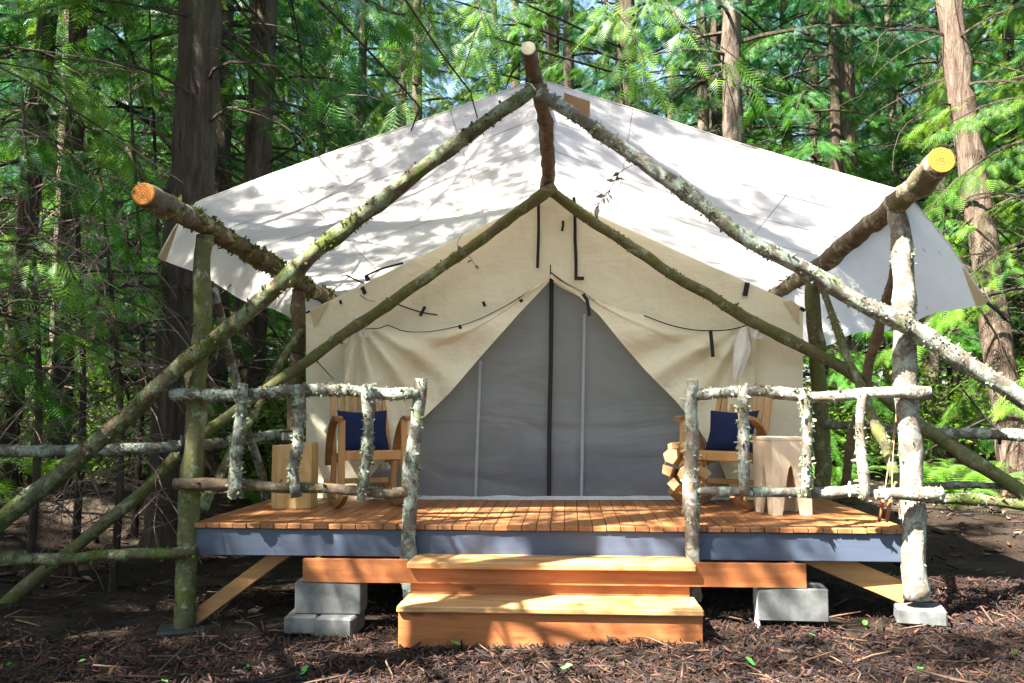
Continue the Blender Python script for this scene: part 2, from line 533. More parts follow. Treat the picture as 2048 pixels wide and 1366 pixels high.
M['fern'] = m_leaf('fern_leaf', (0.05, 0.14, 0.015), (0.12, 0.27, 0.03), 0.5)
M['dry_leaf'] = m_plain('dry_leaf', (0.14, 0.14, 0.11), 0.8, 0.2, 25, 0.4)
M['green_leaf'] = m_plain('fresh_leaf', (0.07, 0.30, 0.05), 0.5, 0.3, 25, 0.3)

# ------------------------------------------------------------------ ground
def hgt(x, y):
    z = 0.04 + 0.05 * max(-1.0, min(1.0, x / 2.0)) * (1 if y < 3 else 0.4)
    if y > 1.0:
        z += 0.055 * min(y - 1.0, 14) + 0.028 * max(0, y - 15)
    z += 0.035 * mnoise.noise(Vector((x * 0.8, y * 0.8, 0))) + 0.02 * mnoise.noise(Vector((x * 2.7, y * 2.7, 3)))
    if y > 3 or abs(x) > 3.6:
        z += 0.22 * mnoise.noise(Vector((x * 0.33, y * 0.33, 9))) * min(1, max(0, max(y - 3, abs(x) - 3.6)) / 3)
    if x < -2.9:                                            # bank on the left
        k = min(1, (-2.9 - x) / 2.0)
        z += 0.42 * k * math.exp(-((y - 3.4) / 1.8) ** 2) + 0.10 * k * math.exp(-((y - 0.6) / 0.8) ** 2)
    if 1.6 > x > -1.9 and y < 0.2:                           # mulch heaped before the steps
        z += 0.03
    return z

def axis_coords(n, lim, k):
    t = np.linspace(-1, 1, n)
    return np.sinh(t * k) / math.sinh(k) * lim
gx = axis_coords(181, 400, 5.6)
gy = axis_coords(181, 400, 5.6)
V = np.array([(x, y, hgt(x, y)) for y in gy for x in gx])
n_ = len(gx)
ii, jj = np.meshgrid(np.arange(n_ - 1), np.arange(n_ - 1))
q = (jj * n_ + ii).ravel()
F = np.stack([q, q + 1, q + n_ + 1, q + n_], 1)
g = np_mesh('ground', V, F, M['ground'], smooth=True)
tag(g, 'dark forest floor of soil and bark around the tent deck', 'ground', kind='structure')

# ------------------------------------------------------------------ poles
def tufts(rng, path, rad, count, size, upbias=0.3):
    """small crumpled lichen / moss flakes standing on a pole"""
    pts = np.array([tuple(p) for p in path]); n = len(pts)
    idx = rng.random(count) * (n - 1.001)
    # clumps: pull positions together
    cl = rng.random(max(3, count // 14)) * (n - 1.001)
    pick = rng.integers(0, len(cl), count)
    m_ = rng.random(count) < 0.8
    idx = np.where(m_, np.clip(cl[pick] + rng.normal(0, 0.55, count), 0, n - 1.001), idx)
    i0 = idx.astype(int); fr = (idx - i0)[:, None]
    c = pts[i0] * (1 - fr) + pts[i0 + 1] * fr
    t = pts[i0 + 1] - pts[i0]; t /= np.linalg.norm(t, axis=1)[:, None]
    d = rng.normal(0, 1, (count, 3)); d[:, 2] += upbias
    d -= t * (d * t).sum(1)[:, None]; d /= np.linalg.norm(d, axis=1)[:, None]
    rr = np.interp(idx, np.arange(n), rad)[:, None]
    base = c + d * rr * 0.92
    Vs, Fs, Ts = [], [], []
    for k in range(3):
        e = rng.normal(0, 1, (count, 3)); e /= np.linalg.norm(e, axis=1)[:, None]
        o = d + rng.normal(0, 0.55, (count, 3)); o /= np.linalg.norm(o, axis=1)[:, None]
        s = size * (0.5 + rng.random((count, 1)))
        a = base + e * s * 0.55; b = base - e * s * 0.55; tip = base + o * s * 1.1 + rng.normal(0, 0.25, (count, 3)) * s
        tip2 = tip + e * s * 0.7
        st = len(Vs) * count * 4
        Vs.append(np.stack([a, b, tip, tip2], 1).reshape(-1, 3))
        kk = np.arange(count)[:, None] * 4 + st
        Fs.append(np.concatenate([kk + np.array([[0, 1, 2]]), kk + np.array([[0, 2, 3]])]))
        Ts.append(np.repeat(rng.random(count), 4))
    return np.concatenate(Vs), np.concatenate(Fs), np.concatenate(Ts)

POLE_PATHS = {}
def pole(name, pts, rad, mat_, parent, lich=0, lsize=0.022, lmat='lichen', cut=None, label=None, jit=0.25, knots=3, seed=None, cut_end=0, amp=0.012, sides=12):
    """a crooked log; pts are world points, rad one radius or one per end"""
    seed = seed if seed is not None else random.randint(0, 9999)
    path = smooth_path(pts, 0.06)
    n = len(path)
    r0, r1 = rad if hasattr(rad, '__len__') else (rad, rad)
    out = []
    for i, p in enumerate(path):
        f = 1.0 if 1 < i < n - 2 else 0.3
        out.append(p + Vector((mnoise.noise(p * 2.2 + Vector((seed, 0, 0))), mnoise.noise(p * 2.2 + Vector((0, seed, 0))), mnoise.noise(p * 2.2 + Vector((0, 0, seed))))) * amp * 2 * f)
    path = out
    rr = [lerp(r0, r1, i / (n - 1)) for i in range(n)]
    rk = random.Random(seed)
    for _ in range(knots):
        k = rk.randint(1, max(1, n - 2))
        for j in (-1, 0, 1):
            if 0 <= k + j < n: rr[k + j] *= (1.14 if j == 0 else 1.05)
    mb = MB(); mb.tube(path, rr, sides, True, jit, seed)
    for _ in range(knots):                                    # snapped side stubs
        k = rk.randint(1, max(1, n - 2))
        d = Vector((rk.uniform(-1, 1), rk.uniform(-1, 1), rk.uniform(-0.6, 1))).normalized()
        mb.tube([path[k], path[k] + d * (rr[k] + 0.012), path[k] + d * (rr[k] + 0.03)], [0.013, 0.010, 0.005], 6, True)
    o = mb.build(name, mat_, parent, smooth=True)
    if label: o['label'] = label
    if cut:
        c = MB()
        e = path[0] if cut_end == 0 else path[-1]
        d = (path[0] - path[1]).normalized() if cut_end == 0 else (path[-1] - path[-2]).normalized()
        r_ = rr[0] if cut_end == 0 else rr[-1]
        c.tube([e - d * 0.002, e + d * 0.006, e + d * 0.008], [r_ * 0.97, r_ * 0.95, r_ * 0.90], 18)
        # make the disc's own origin its centre, so that growth rings centre there
        me_o = c.build('cut_end', cut, o)
        off = e.copy()
        q_ = parent
        base = Vector(parent.location) if parent is not None and parent.get('_world') else Vector((0, 0, 0))
        for vv in me_o.data.vertices: vv.co -= (off - base)
        me_o.location = off - base
    if lich:
        rng = np.random.default_rng(seed)
        Vv, Ff, Tt = tufts(rng, path, rr, int(lich * 1.5), lsize * 0.62)
        if parent is not None and parent.get('_world'):
            Vv = Vv - np.array(parent.location)
        lo = np_mesh('lichen' if lmat == 'lichen' else 'moss', Vv, Ff, M[lmat], o, np.repeat(Tt[:, None], 3, 1))
        lo['kind'] = 'stuff'
    return path

# the log frame that carries the fly
fr = thing('log_frame', 'rustic frame of barked logs carrying the white fly over the tent', 'frame', tuple(P(1098, 1000, 1.9).xy) + (0.2,))
pole('ridge_pole', [P(1056, 97, -0.62), P(1081, 205, 0.1), P(1097, 330, 1.3), P(1098, 378, 1.75), P(1100, 470, 4.5)], (0.045, 0.075), M['bark_brown'], fr, 0, cut=M['cut_pale'], knots=6, seed=3, label='ridge log with a pale sunlit cut end')
pole('purlin', [P(287, 388, -0.86), P(405, 452, 0.0), P(500, 505, 0.85), P(600, 566, 1.9), P(650, 595, 2.8), P(690, 618, 4.4)], (0.068, 0.064), M['bark_beam'], fr, 320, 0.036, 'moss', cut=M['cut_orange'], knots=8, seed=5, label='left side log with a mossy orange cut end')
pole('purlin', [P(1882, 320, -0.72), P(1797, 402, -0.05), P(1700, 480, 0.9), P(1618, 548, 1.9), P(1562, 580, 3.0), P(1510, 615, 4.6)], (0.074, 0.058), M['bark_beam'], fr, 40, 0.016, 'moss', cut=M['cut_orange'], knots=8, seed=6, label='right side log with an orange cut end')
pole('post', [P(410, 470, 0.02), P(402, 680, 0.02), P(388, 900, 0.02), P(367, 1262, 0.02)], (0.058, 0.068), M['bark_olive'], fr, 60, 0.016, 'moss', knots=3, seed=8, label='olive green front post on the left')
pole('post', [P(1793, 418, 0.0), P(1806, 600, 0.0), P(1819, 850, 0.0), P(1834, 1198, 0.0)], (0.064, 0.072), M['bark_pale'], fr, 110, 0.017, knots=4, seed=9, label='pale sunlit front post on the right')
pole('post', [P(598, 578, 1.92), P(590, 800, 1.92), P(578, 1040, 1.92)], (0.058, 0.062), M['bark_brown'], fr, 30, 0.016, knots=3, seed=10)
pole('post', [P(1624, 552, 1.92), P(1638, 800, 1.92), P(1648, 1010, 1.92)], (0.058, 0.068), M['bark_olive'], fr, 25, 0.016, 'moss', knots=3, seed=12)
pole('rafter', [P(1066, 178, -0.33), P(900, 298, -0.32), P(720, 437, -0.30), P(560, 565, -0.24), P(400, 700, -0.15), P(200, 880, -0.1), P(0, 1040, -0.08), P(-160, 1175, -0.05)], (0.040, 0.062), M['bark_mossy'], fr, 420, 0.021, 'moss', knots=10, seed=13, cut=M['cut_pale'], label='mossy slanting front pole on the left')
pole('rafter', [P(1078, 186, -0.42), P(1200, 262, -0.40), P(1350, 372, -0.36), P(1500, 480, -0.3), P(1640, 560, -0.24), P(1800, 645, -0.17), P(1960, 740, -0.14), P(2120, 850, -0.1)], (0.036, 0.056), M['bark_grey'], fr, 520, 0.017, 'lichen', knots=10, seed=14, cut=M['cut_grey'], label='lichen covered slanting front pole on the right')
pole('rafter', [P(1110, 372, 1.40), P(850, 558, 1.42), P(560, 758, 1.25), P(420, 858, 0.95), P(240, 1020, 0.7), P(0, 1218, 0.40), P(-90, 1290, 0.35)], (0.042, 0.046), M['bark_olive'], fr, 90, 0.016, 'moss', knots=8, seed=15)
pole('rafter', [P(1086, 372, 1.50), P(1300, 522, 1.46), P(1500, 640, 1.42), P(1700, 748, 1.40), P(1890, 885, 1.1), P(2030, 975, 0.9), P(2120, 1040, 0.8)], (0.042, 0.050), M['bark_olive'], fr, 110, 0.016, 'moss', knots=8, seed=16)
pole('collar_log', [P(1062, 176, -0.29), P(1090, 176, -0.27)], 0.03, M['bark_brown'], fr, knots=0, seed=17, cut=M['cut_orange'], cut_end=1)
pole('brace', [P(428, 578, 0.1), P(480, 790, 0.9), P(532, 1000, 1.65)], (0.03, 0.032), M['bark_grey'], fr, 20, 0.014, knots=3, seed=18)
pole('brace', [P(606, 655, 1.86), P(520, 800, 1.2), P(400, 1025, 0.2)], (0.03, 0.036), M['bark_mossy'], fr, 130, 0.02, 'moss', knots=4, seed=19)
pole('brace', [P(1824, 442, 0.12), P(1772, 610, 0.7), P(1722, 800, 1.2), P(1686, 985, 1.7)], (0.036, 0.034), M['bark_brown'], fr, 20, 0.014, knots=3, seed=20, cut=M['cut_grey'])
pole('brace', [P(1640, 566, 1.84), P(1690, 700, 1.3), P(1745, 830, 0.8), P(1800, 985, 0.15)], (0.026, 0.036), M['bark_olive'], fr, 130, 0.018, 'lichen', knots=4, seed=21)

# guy rails at the sides, for the fly's ropes
gl = thing('guy_rail', 'long mossy guy rail of logs left of the deck', 'rail', (-3.0, 0.4, 0.1), 0, 'guy rails beside the deck')
pole('rail', [P(-80, 903, 0.25), P(150, 900, 0.4), P(365, 892, 0.6), P(470, 880, 1.2), P(572, 866, 1.84)], (0.042, 0.038), M['bark_grey'], gl, 130, 0.016, knots=6, seed=22)
pole('rail', [P(-80, 1124, 0.05), P(180, 1115, 0.0), P(392, 1102, -0.09)], (0.040, 0.034), M['bark_mossy'], gl, 70, 0.018, 'moss', knots=5, seed=23)
gr = thing('guy_rail', 'long lichen grey guy rail of logs right of the deck', 'rail', (2.6, 0.6, 0.1), 0, 'guy rails beside the deck')
pole('rail', [P(1650, 850, 1.84), P(1740, 856, 1.5), P(1860, 864, 1.2), P(1960, 868, 1.0), P(2120, 876, 0.8)], (0.032, 0.040), M['bark_grey'], gr, 260, 0.015, knots=6, seed=24)
pole('rail', [P(1650, 985, 1.84), P(1860, 972, 1.2), P(2120, 976, 0.9)], (0.022, 0.024), M['bark_grey'], gr, 60, 0.013, knots=5, seed=25)
pole('rail', [P(1852, 998, 0.02), P(1950, 1004, 0.02), P(2120, 1014, 0.1)], (0.028, 0.032), M['bark_mossy'], gr, 90, 0.018, 'lichen', knots=4, seed=26)

# railings of the deck
rl = thing('deck_railing', 'lichen covered branch railing on the left of the steps', 'railing', tuple(P(820, 1180, -0.06)), 0, 'railings of the deck')
pole('top_rail', [P(342, 788, -0.10), P(480, 788, -0.07), P(600, 785, -0.07), P(838, 785, -0.07)], (0.034, 0.038), M['bark_grey'], rl, 260, 0.018, knots=5, seed=31)
pole('mid_rail', [P(346, 968, -0.10), P(480, 970, -0.07), P(600, 978, -0.07), P(818, 985, -0.07)], (0.036, 0.030), M['bark_brown'], rl, 60, 0.016, knots=6, seed=32)
pole('rail_post', [P(841, 760, -0.06), P(836, 850, -0.06), P(822, 970, -0.06), P(818, 1060, -0.06), P(821, 1200, -0.06)], (0.040, 0.046), M['bark_grey'], rl, 150, 0.014, knots=7, seed=33, cut=M['cut_grey'])
pole('picket', [P(486, 768, -0.14), P(474, 870, -0.14), P(470, 995, -0.14)], (0.030, 0.036), M['bark_grey'], rl, 85, 0.024, knots=5, seed=34)
pole('picket', [P(600, 768, -0.14), P(601, 880, -0.14), P(588, 945, -0.14), P(592, 994, -0.14)], (0.030, 0.032), M['bark_grey'], rl, 80, 0.022, knots=5, seed=35)
pole('picket', [P(737, 768, -0.14), P(733, 860, -0.14), P(722, 1000, -0.14)], (0.032, 0.030), M['bark_grey'], rl, 80, 0.022, knots=5, seed=36)
rr_ = thing('deck_railing', 'bleached branch railing on the right of the steps', 'railing', tuple(P(1390, 1180, -0.06)), 0, 'railings of the deck')
pole('rail_post', [P(1385, 760, -0.06), P(1383, 880, -0.06), P(1386, 1000, -0.06), P(1390, 1200, -0.06)], (0.038, 0.044), M['bark_pale'], rr_, 170, 0.014, knots=6, seed=41, cut=M['cut_grey'])
pole('top_rail', [P(1392, 791, -0.06), P(1500, 785, -0.07), P(1620, 792, -0.07), P(1750, 787, -0.08), P(1862, 786, -0.13)], (0.030, 0.036), M['bark_pale'], rr_, 170, 0.014, knots=6, seed=42)
pole('mid_rail', [P(1394, 981, -0.06), P(1550, 984, -0.07), P(1700, 980, -0.07), P(1768, 984, -0.08)], (0.026, 0.034), M['bark_grey'], rr_, 60, 0.014, knots=5, seed=43)
pole('rail_end', [P(1752, 989, -0.16), P(1780, 986, -0.17), P(1830, 988, -0.17), P(1884, 990, -0.14)], (0.030, 0.042), M['bark_pale'], rr_, 60, 0.014, knots=1, seed=44, cut=M['cut_pale'], label='thick pale log stub nailed across the corner post')
pole('picket', [P(1486, 772, -0.14), P(1490, 880, -0.14), P(1490, 992, -0.14)], (0.028, 0.030), M['bark_pale'], rr_, 60, 0.022, knots=5, seed=45)
pole('picket', [P(1605, 776, -0.14), P(1613, 880, -0.14), P(1611, 992, -0.14)], (0.030, 0.028), M['bark_grey'], rr_, 95, 0.024, knots=5, seed=46)
pole('picket', [P(1726, 778, -0.14), P(1722, 880, -0.14), P(1730, 1002, -0.14)], (0.024, 0.028), M['bark_pale'], rr_, 40, 0.018, knots=5, seed=47)

# ------------------------------------------------------------------ deck
ZD = 0.66
XL, XR = P(388, 1046, 0).x, P(1820, 1050, 0).x
YB = 5.7
dk = thing('wooden_deck', 'raised platform of stained orange boards with a slate blue fascia', 'deck', ((XL + XR) / 2, 2.0, 0.2))
nb = 51
bw = (XR - XL) / nb
bd = MB(); bd.bbox(0.002, bw - 0.002, 0, YB + 0.02, -0.032, 0.0, 0.003)
b0 = bd.build('deck_board', M['deck'])
b0.parent = dk
rb = random.Random(5)
for i in range(nb):
    o = b0 if i == 0 else b0.copy()
    if i: COL.objects.link(o)
    o.parent = dk
    o.location = Vector((XL + i * bw, -0.022 + rb.uniform(-0.004, 0.004), ZD + rb.uniform(-0.0015, 0.0015))) - dk.location
MB().bbox(XL + 0.004, XR - 0.004, 0.0, 0.036, 0.455, ZD - 0.035, 0.003).build('fascia', M['fascia'], dk)
MB().bbox(XL + 0.002, XL + 0.038, 0.038, YB - 0.05, 0.455, ZD - 0.035, 0.003).build('rim_joist', M['joist'], dk)
MB().bbox(XR - 0.038, XR - 0.002, 0.038, YB - 0.05, 0.455, ZD - 0.035, 0.003).build('rim_joist', M['joist'], dk)
for k in range(1, 10):
    y = k * 0.55
    MB().box(XL + 0.04, XR - 0.04, y, y + 0.038, 0.455, ZD - 0.035).build('joist', M['joist'], dk)
def plank_between(a, b, wdt, th, upv=(0, 0, 1)):
    a, b = Vector(a), Vector(b)
    x = (b - a).normalized(); y = Vector(upv).cross(x).normalized(); z = x.cross(y)
    Mx = Matrix((x, y, z)).transposed().to_4x4(); Mx.translation = a
    return MB().bbox(0, (b - a).length, -th / 2, th / 2, -wdt / 2, wdt / 2, 0.004, Mx)
plank_between(P(386, 1238, 0.10), P(575, 1098, 0.12), 0.092, 0.038).build('brace', M['brace'], dk)['label'] = 'slanting raw wood brace under the left corner'
plank_between(P(1812, 1188, 0.10), P(1590, 1095, 0.14), 0.135, 0.038).build('brace', M['brace'], dk)['label'] = 'slanting shaded wood brace under the right corner'
for x in (XL + 0.7, 0.0, XR - 0.7):
    for y in (1.6, 3.6):
        MB().box(x - 0.05, x + 0.05, y - 0.05, y + 0.05, 0.0, 0.453).build('support', M['joist'], dk)

# ------------------------------------------------------------------ steps
st = thing('wooden_steps', 'two wide sunlit wooden steps fixed on a long beam before the deck', 'steps', (P(1100, 1270, -0.4).x, -0.3, 0.08))
zt, zb_ = 0.478, 0.28
tx0, tx1 = P(814, 1125, -0.32).x, P(1392, 1130, -0.32).x
bx0, bx1 = P(606, 1140, -0.27).x, P(1612, 1140, -0.27).x
lx0, lx1 = P(793, 1212, -0.6).x, P(1408, 1216, -0.6).x
yf = -0.275
poly = [(bx0, yf, 0.345), (bx1, yf, 0.345), (bx1, yf, 0.482), (tx1 + 0.002, yf, 0.482), (tx1 + 0.002, yf, 0.438), (tx0 - 0.002, yf, 0.438), (tx0 - 0.002, yf, 0.482), (bx0, yf, 0.482)]
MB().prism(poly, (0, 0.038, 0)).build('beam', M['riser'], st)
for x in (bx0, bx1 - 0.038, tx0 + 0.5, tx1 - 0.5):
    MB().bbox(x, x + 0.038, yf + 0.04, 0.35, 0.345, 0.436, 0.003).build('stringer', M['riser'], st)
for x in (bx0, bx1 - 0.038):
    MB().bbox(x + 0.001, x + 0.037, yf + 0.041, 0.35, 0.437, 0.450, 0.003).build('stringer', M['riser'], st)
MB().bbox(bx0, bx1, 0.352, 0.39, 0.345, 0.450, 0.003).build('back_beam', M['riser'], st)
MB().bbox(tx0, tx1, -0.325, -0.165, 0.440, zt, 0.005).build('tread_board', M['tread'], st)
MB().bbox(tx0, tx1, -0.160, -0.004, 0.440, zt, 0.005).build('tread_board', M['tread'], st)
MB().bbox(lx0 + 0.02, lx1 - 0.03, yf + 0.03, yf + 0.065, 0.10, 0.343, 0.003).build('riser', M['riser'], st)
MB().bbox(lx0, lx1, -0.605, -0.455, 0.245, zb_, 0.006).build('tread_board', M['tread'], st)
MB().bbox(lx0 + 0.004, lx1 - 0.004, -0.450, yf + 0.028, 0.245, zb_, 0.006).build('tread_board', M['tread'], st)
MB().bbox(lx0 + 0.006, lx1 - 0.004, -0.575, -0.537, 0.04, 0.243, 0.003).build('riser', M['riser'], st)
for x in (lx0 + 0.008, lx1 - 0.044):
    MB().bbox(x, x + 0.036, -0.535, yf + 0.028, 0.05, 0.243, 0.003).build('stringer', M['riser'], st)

# ------------------------------------------------------------------ concrete blocks
def block(loc, rz, L=0.40, W=0.20, H=0.19, label='', mat_='concrete', hollow=True, group='concrete blocks under the deck'):
    t = thing('cinder_block', label, 'block', loc, rz, group, world=False)
    mb = MB()
    if not hollow:
        mb.bbox(-L / 2, L / 2, -W / 2, W / 2, 0, H, 0.010)
        o = mb.build('body', M[mat_], t)
    else:
        wl = 0.032
        mb.bbox(-L / 2, L / 2, -W / 2, -W / 2 + wl, 0, H, 0.006)
        mb.bbox(-L / 2, L / 2, W / 2 - wl, W / 2, 0, H, 0.006)
        for x in (-L / 2 + 0.001, -wl / 2, L / 2 - wl - 0.001):
            mb.box(x, x + wl, -W / 2 + wl - 0.004, W / 2 - wl + 0.004, 0.002, H - 0.002)
        o = mb.build('body', M[mat_], t)
    return t
pL = P(655, 1190, -0.27)
block((pL.x, -0.17, 0.153), R(0.5), 0.405, 0.20, 0.19, 'grey hollow concrete block directly under the left end of the step beam')
block((P(600, 1240, -0.30).x, -0.20, 0.045), R(4), 0.195, 0.26, 0.106, 'small grey block, left one of the pair beneath the big block', hollow=False)
block((P(672, 1240, -0.33).x, -0.22, 0.035), R(-3), 0.225, 0.30, 0.116, 'small grey block, right one of the pair beneath the big block', hollow=False)
pR = P(1588, 1205, -0.27)
block((pR.x, -0.175, 0.150), R(-3), 0.405, 0.20, 0.19, 'grey hollow concrete block jutting out from the right end of the step beam')
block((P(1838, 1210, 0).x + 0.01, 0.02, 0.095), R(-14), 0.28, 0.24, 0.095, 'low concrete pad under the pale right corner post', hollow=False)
block((P(365, 1262, 0).x - 0.01, 0.02, -0.12), R(20), 0.29, 0.27, 0.115, 'dark concrete pad under the olive left corner post', 'concrete_dark', False)
MB().bbox(P(1514, 1200, -0.2).x - 0.008, P(1514, 1200, -0.2).x + 0.008, -0.245, -0.15, 0.09, 0.344, 0.003).build('stake', M['tape'], st)

# ------------------------------------------------------------------ tent
YT = 1.62
tn = thing('wall_tent', 'cream canvas wall tent with a grey mesh door and tied back flaps', 'tent', (P(1108, 998, YT).x, YT, ZD))
APEX = (1098, 386)
EL, ER = (617, 622), (1601, 612)
def gable_v(u):
    return lerp(EL[1], APEX[1], (u - EL[0]) / (APEX[0] - EL[0])) if u < APEX[0] else lerp(APEX[1], ER[1], (u - APEX[0]) / (ER[0] - APEX[0]))
UP = [(690, 655), (725, 660), (760, 656), (775, 650), (800, 660), (830, 664), (880, 660), (940, 645), (1000, 618), (1050, 588), (1085, 566), (1101, 548),
      (1120, 562), (1160, 582), (1200, 606), (1250, 624), (1300, 634), (1340, 650), (1390, 660), (1440, 661), (1480, 655), (1510, 644)]
DN = [(690, 1000), (722, 1000), (740, 955), (760, 928), (800, 887), (845, 838), (900, 785), (960, 715), (1040, 625), (1080, 583), (1101, 556),
      (1150, 585), (1200, 632), (1240, 682), (1290, 740), (1350, 800), (1400, 862), (1440, 925), (1470, 1000), (1510, 1000)]
def nz(x, y, s=0.0): return mnoise.noise(Vector((x, y, s)))
def wall_fn(a, b):
    def fn(s, t):
        u = lerp(a, b, s)
        top = gable_v(u)
        bot = interp(UP, u) + 12 if 690 <= u <= 1510 else 1001
        v = lerp(top, bot, t)
        sag = 0.012 * nz(u / 90, v / 160, 1) + 0.006 * nz(u / 30, v / 60, 4)
        return P(u, v, YT + sag * min(1, 4 * t))
    return fn
wb = MB(); wb.grid(18, 26, wall_fn(612, 692)); wb.build('front_wall', M['canvas'], tn, True)
wb = MB(); wb.grid(120, 26, wall_fn(692, 1508)); wb.build('gable_wall', M['canvas'], tn, True)
wb = MB(); wb.grid(18, 26, wall_fn(1508, 1606)); wb.build('front_wall', M['canvas'], tn, True)
def flap_fn(a, b, tie, sgn):
    def fn(s, t):
        u = lerp(a, b, s)
        top, bot = interp(UP, u) - 2, interp(DN, u)
        v = lerp(top, bot, t)
        dx, dy = (u - tie[0]), (v - tie[1])
        ang = math.atan2(dy, dx * sgn)
        dist = math.hypot(dx, dy)
        fold = math.sin(ang * 15 + 1.5 * nz(u / 120, v / 120, 7)) * 0.070 * math.exp(-dist / 300)
        fold += 0.050 * nz(u / 60 + v / 300, v / 300, 3) + 0.065 * nz((u * sgn + v * 0.8) / 110, (v - u * sgn * 0.8) / 420, 8)
        droop = 0.035 * math.sin(math.pi * min(1, t * 4)) * (1 if t < 0.25 else 0.0)
        edge = min(1.0, t * 5 + 0.1)
        return P(u, v, YT - 0.030 - edge * (0.065 + max(-0.06, fold)) - droop * 0.6 - 0.012 * t)
    return fn
fl = MB(); fl.grid(90, 60, flap_fn(690, 1100, (715, 640), 1)); f1 = fl.build('door_flap', M['flap'], tn, True)
f1['label'] = 'left door flap sweeping down to the side wall'
fl = MB(); fl.grid(90, 60, flap_fn(1102, 1510, (1500, 640), -1)); f2 = fl.build('door_flap', M['flap'], tn, True)
f2['label'] = 'right door flap sweeping down to the side wall'
# dark binding of the flaps' upper edges and of the opening
def binding(pts, Y, r, name='binding', parent=tn, m='black'):
    return MB().tube(smooth_path([P(u, v, Y) for u, v in pts], 0.04), r, 6).build(name, M[m], parent, True)
binding([(1101, 548), (1085, 566), (1050, 588), (1000, 618), (940, 645), (880, 660), (830, 664), (800, 660), (775, 650), (760, 656), (728, 658)], YT - 0.085, 0.0045)
binding([(1101, 545), (1130, 566), (1160, 582), (1190, 602)], YT - 0.085, 0.007)
binding([(1288, 631), (1340, 650), (1390, 660), (1440, 661), (1480, 655), (1512, 643)], YT - 0.085, 0.005)
binding([(784, 604), (815, 616), (845, 625), (875, 630)], YT - 0.04, 0.006)
binding([(720, 590), (735, 600), (750, 603)], YT - 0.04, 0.003)
binding([(1101, 530), (1101, 548)], YT - 0.05, 0.005)
# mesh door
def scr(s, t):
    u = lerp(660, 1500, s); v = lerp(max(548, interp(UP, u) - 8), 1000, t)
    return P(u, v, YT + 0.035 + 0.012 * nz(u / 140, v / 70, 2))
MB().grid(60, 40, scr).build('door_screen', M['screen'], tn, True)
def ribbon(pts, Y, wpx, m, name, th=0.004):
    """a flat strap lying on the canvas"""
    mb = MB()
    pp = [P(u, v, Y) for u, v in pts]
    pp = smooth_path(pp, 0.05)
    vs, fs = [], []
    n = len(pp)
    for i, p in enumerate(pp):
        t = (pp[min(i + 1, n - 1)] - pp[max(i - 1, 0)]).normalized()
        s = t.cross(Vector((0, 1, 0))).normalized() * (wpx / 2 * 7.3 / 1800)
        for y in (0, th):
            vs += [p - s + Vector((0, y, 0)), p + s + Vector((0, y, 0))]
    for i in range(n - 1):
        a, b = i * 4, i * 4 + 4
        fs += [(a, a + 1, b + 1, b), (a + 2, b + 2, b + 3, a + 3), (a, b, b + 2, a + 2), (a + 1, a + 3, b + 3, b + 1)]
    fs += [(0, 2, 3, 1), (4 * n - 4, 4 * n - 3, 4 * n - 1, 4 * n - 2)]
    return mb.add(vs, fs).build(name, M[m], tn)
ribbon([(1103, 556), (1102, 700), (1099, 850), (1098, 999)], YT - 0.004, 9, 'black', 'zipper')
ribbon([(961, 722), (956, 850), (951, 994)], YT - 0.001, 5.5, 'seam', 'seam_tape')
ribbon([(1169, 628), (1166, 800), (1163, 994)], YT - 0.001, 5.5, 'seam', 'seam_tape')
for a, b, wd in (((1077, 404), (1075, 536), 6), ((1148, 394), (1150, 480), 6.5), ((1150, 480), (1152, 560), 6.5), ((1126, 441), (1124, 462), 5)):
    ribbon([a, ((a[0] + b[0]) / 2 + 1, (a[1] + b[1]) / 2), b], YT - 0.03, wd, 'black', 'tie_strap')
for pts, wd, yy in ((((724, 574), (730, 588)), 8, 0.03), (((1150, 556), (1168, 557)), 7, 0.035), (((840, 632), (850, 613)), 6, 0.05),
                (((966, 603), (970, 613)), 6, 0.03), (((1038, 594), (1044, 604)), 7, 0.09), (((918, 650), (922, 658)), 6, 0.09),
                (((1495, 565), (1490, 592)), 10, 0.03), (((1166, 588), (1174, 600), (1179, 632)), 7, 0.17), (((1421, 660), (1424, 690), (1426, 714)), 7, 0.19),
                (((680, 600), (682, 608)), 5, 0.03), (((728, 553), (762, 538), (806, 526)), 4, 0.02), (((732, 551), (737, 562)), 9, 0.02)):
    ribbon(list(pts), YT - yy, wd, 'black', 'tie_strap')
def patch_tri(a, b, c, Y):
    return MB().prism([P(*a, Y), P(*b, Y), P(*c, Y)], (0, 0.004, 0)).build('corner_patch', M['patch'], tn)
patch_tri((621, 622), (657, 604), (629, 656), YT - 0.014)
MB().prism([P(1568, 604, YT - 0.014), P(1584, 601, YT - 0.014), P(1598, 612, YT - 0.014), P(1599, 650, YT - 0.014)], (0, 0.004, 0)).build('corner_patch', M['patch'], tn)
ribbon([(612, 626), (620, 622)], YT - 0.01, 4, 'black', 'tie_strap')
ribbon([(1601, 615), (1610, 622)], YT - 0.01, 7, 'black', 'tie_strap')
# sod cloth at the foot of the mesh door
MB().grid(60, 3, lambda s, t: P(lerp(700, 1480, s), 992 + 8 * t + 3 * nz(s * 14, 0, 5) * (1 - t), YT - 0.02 - 0.05 * t + 0.01 * nz(s * 20, 1))).build('sod_cloth', M['tape'], tn, True)
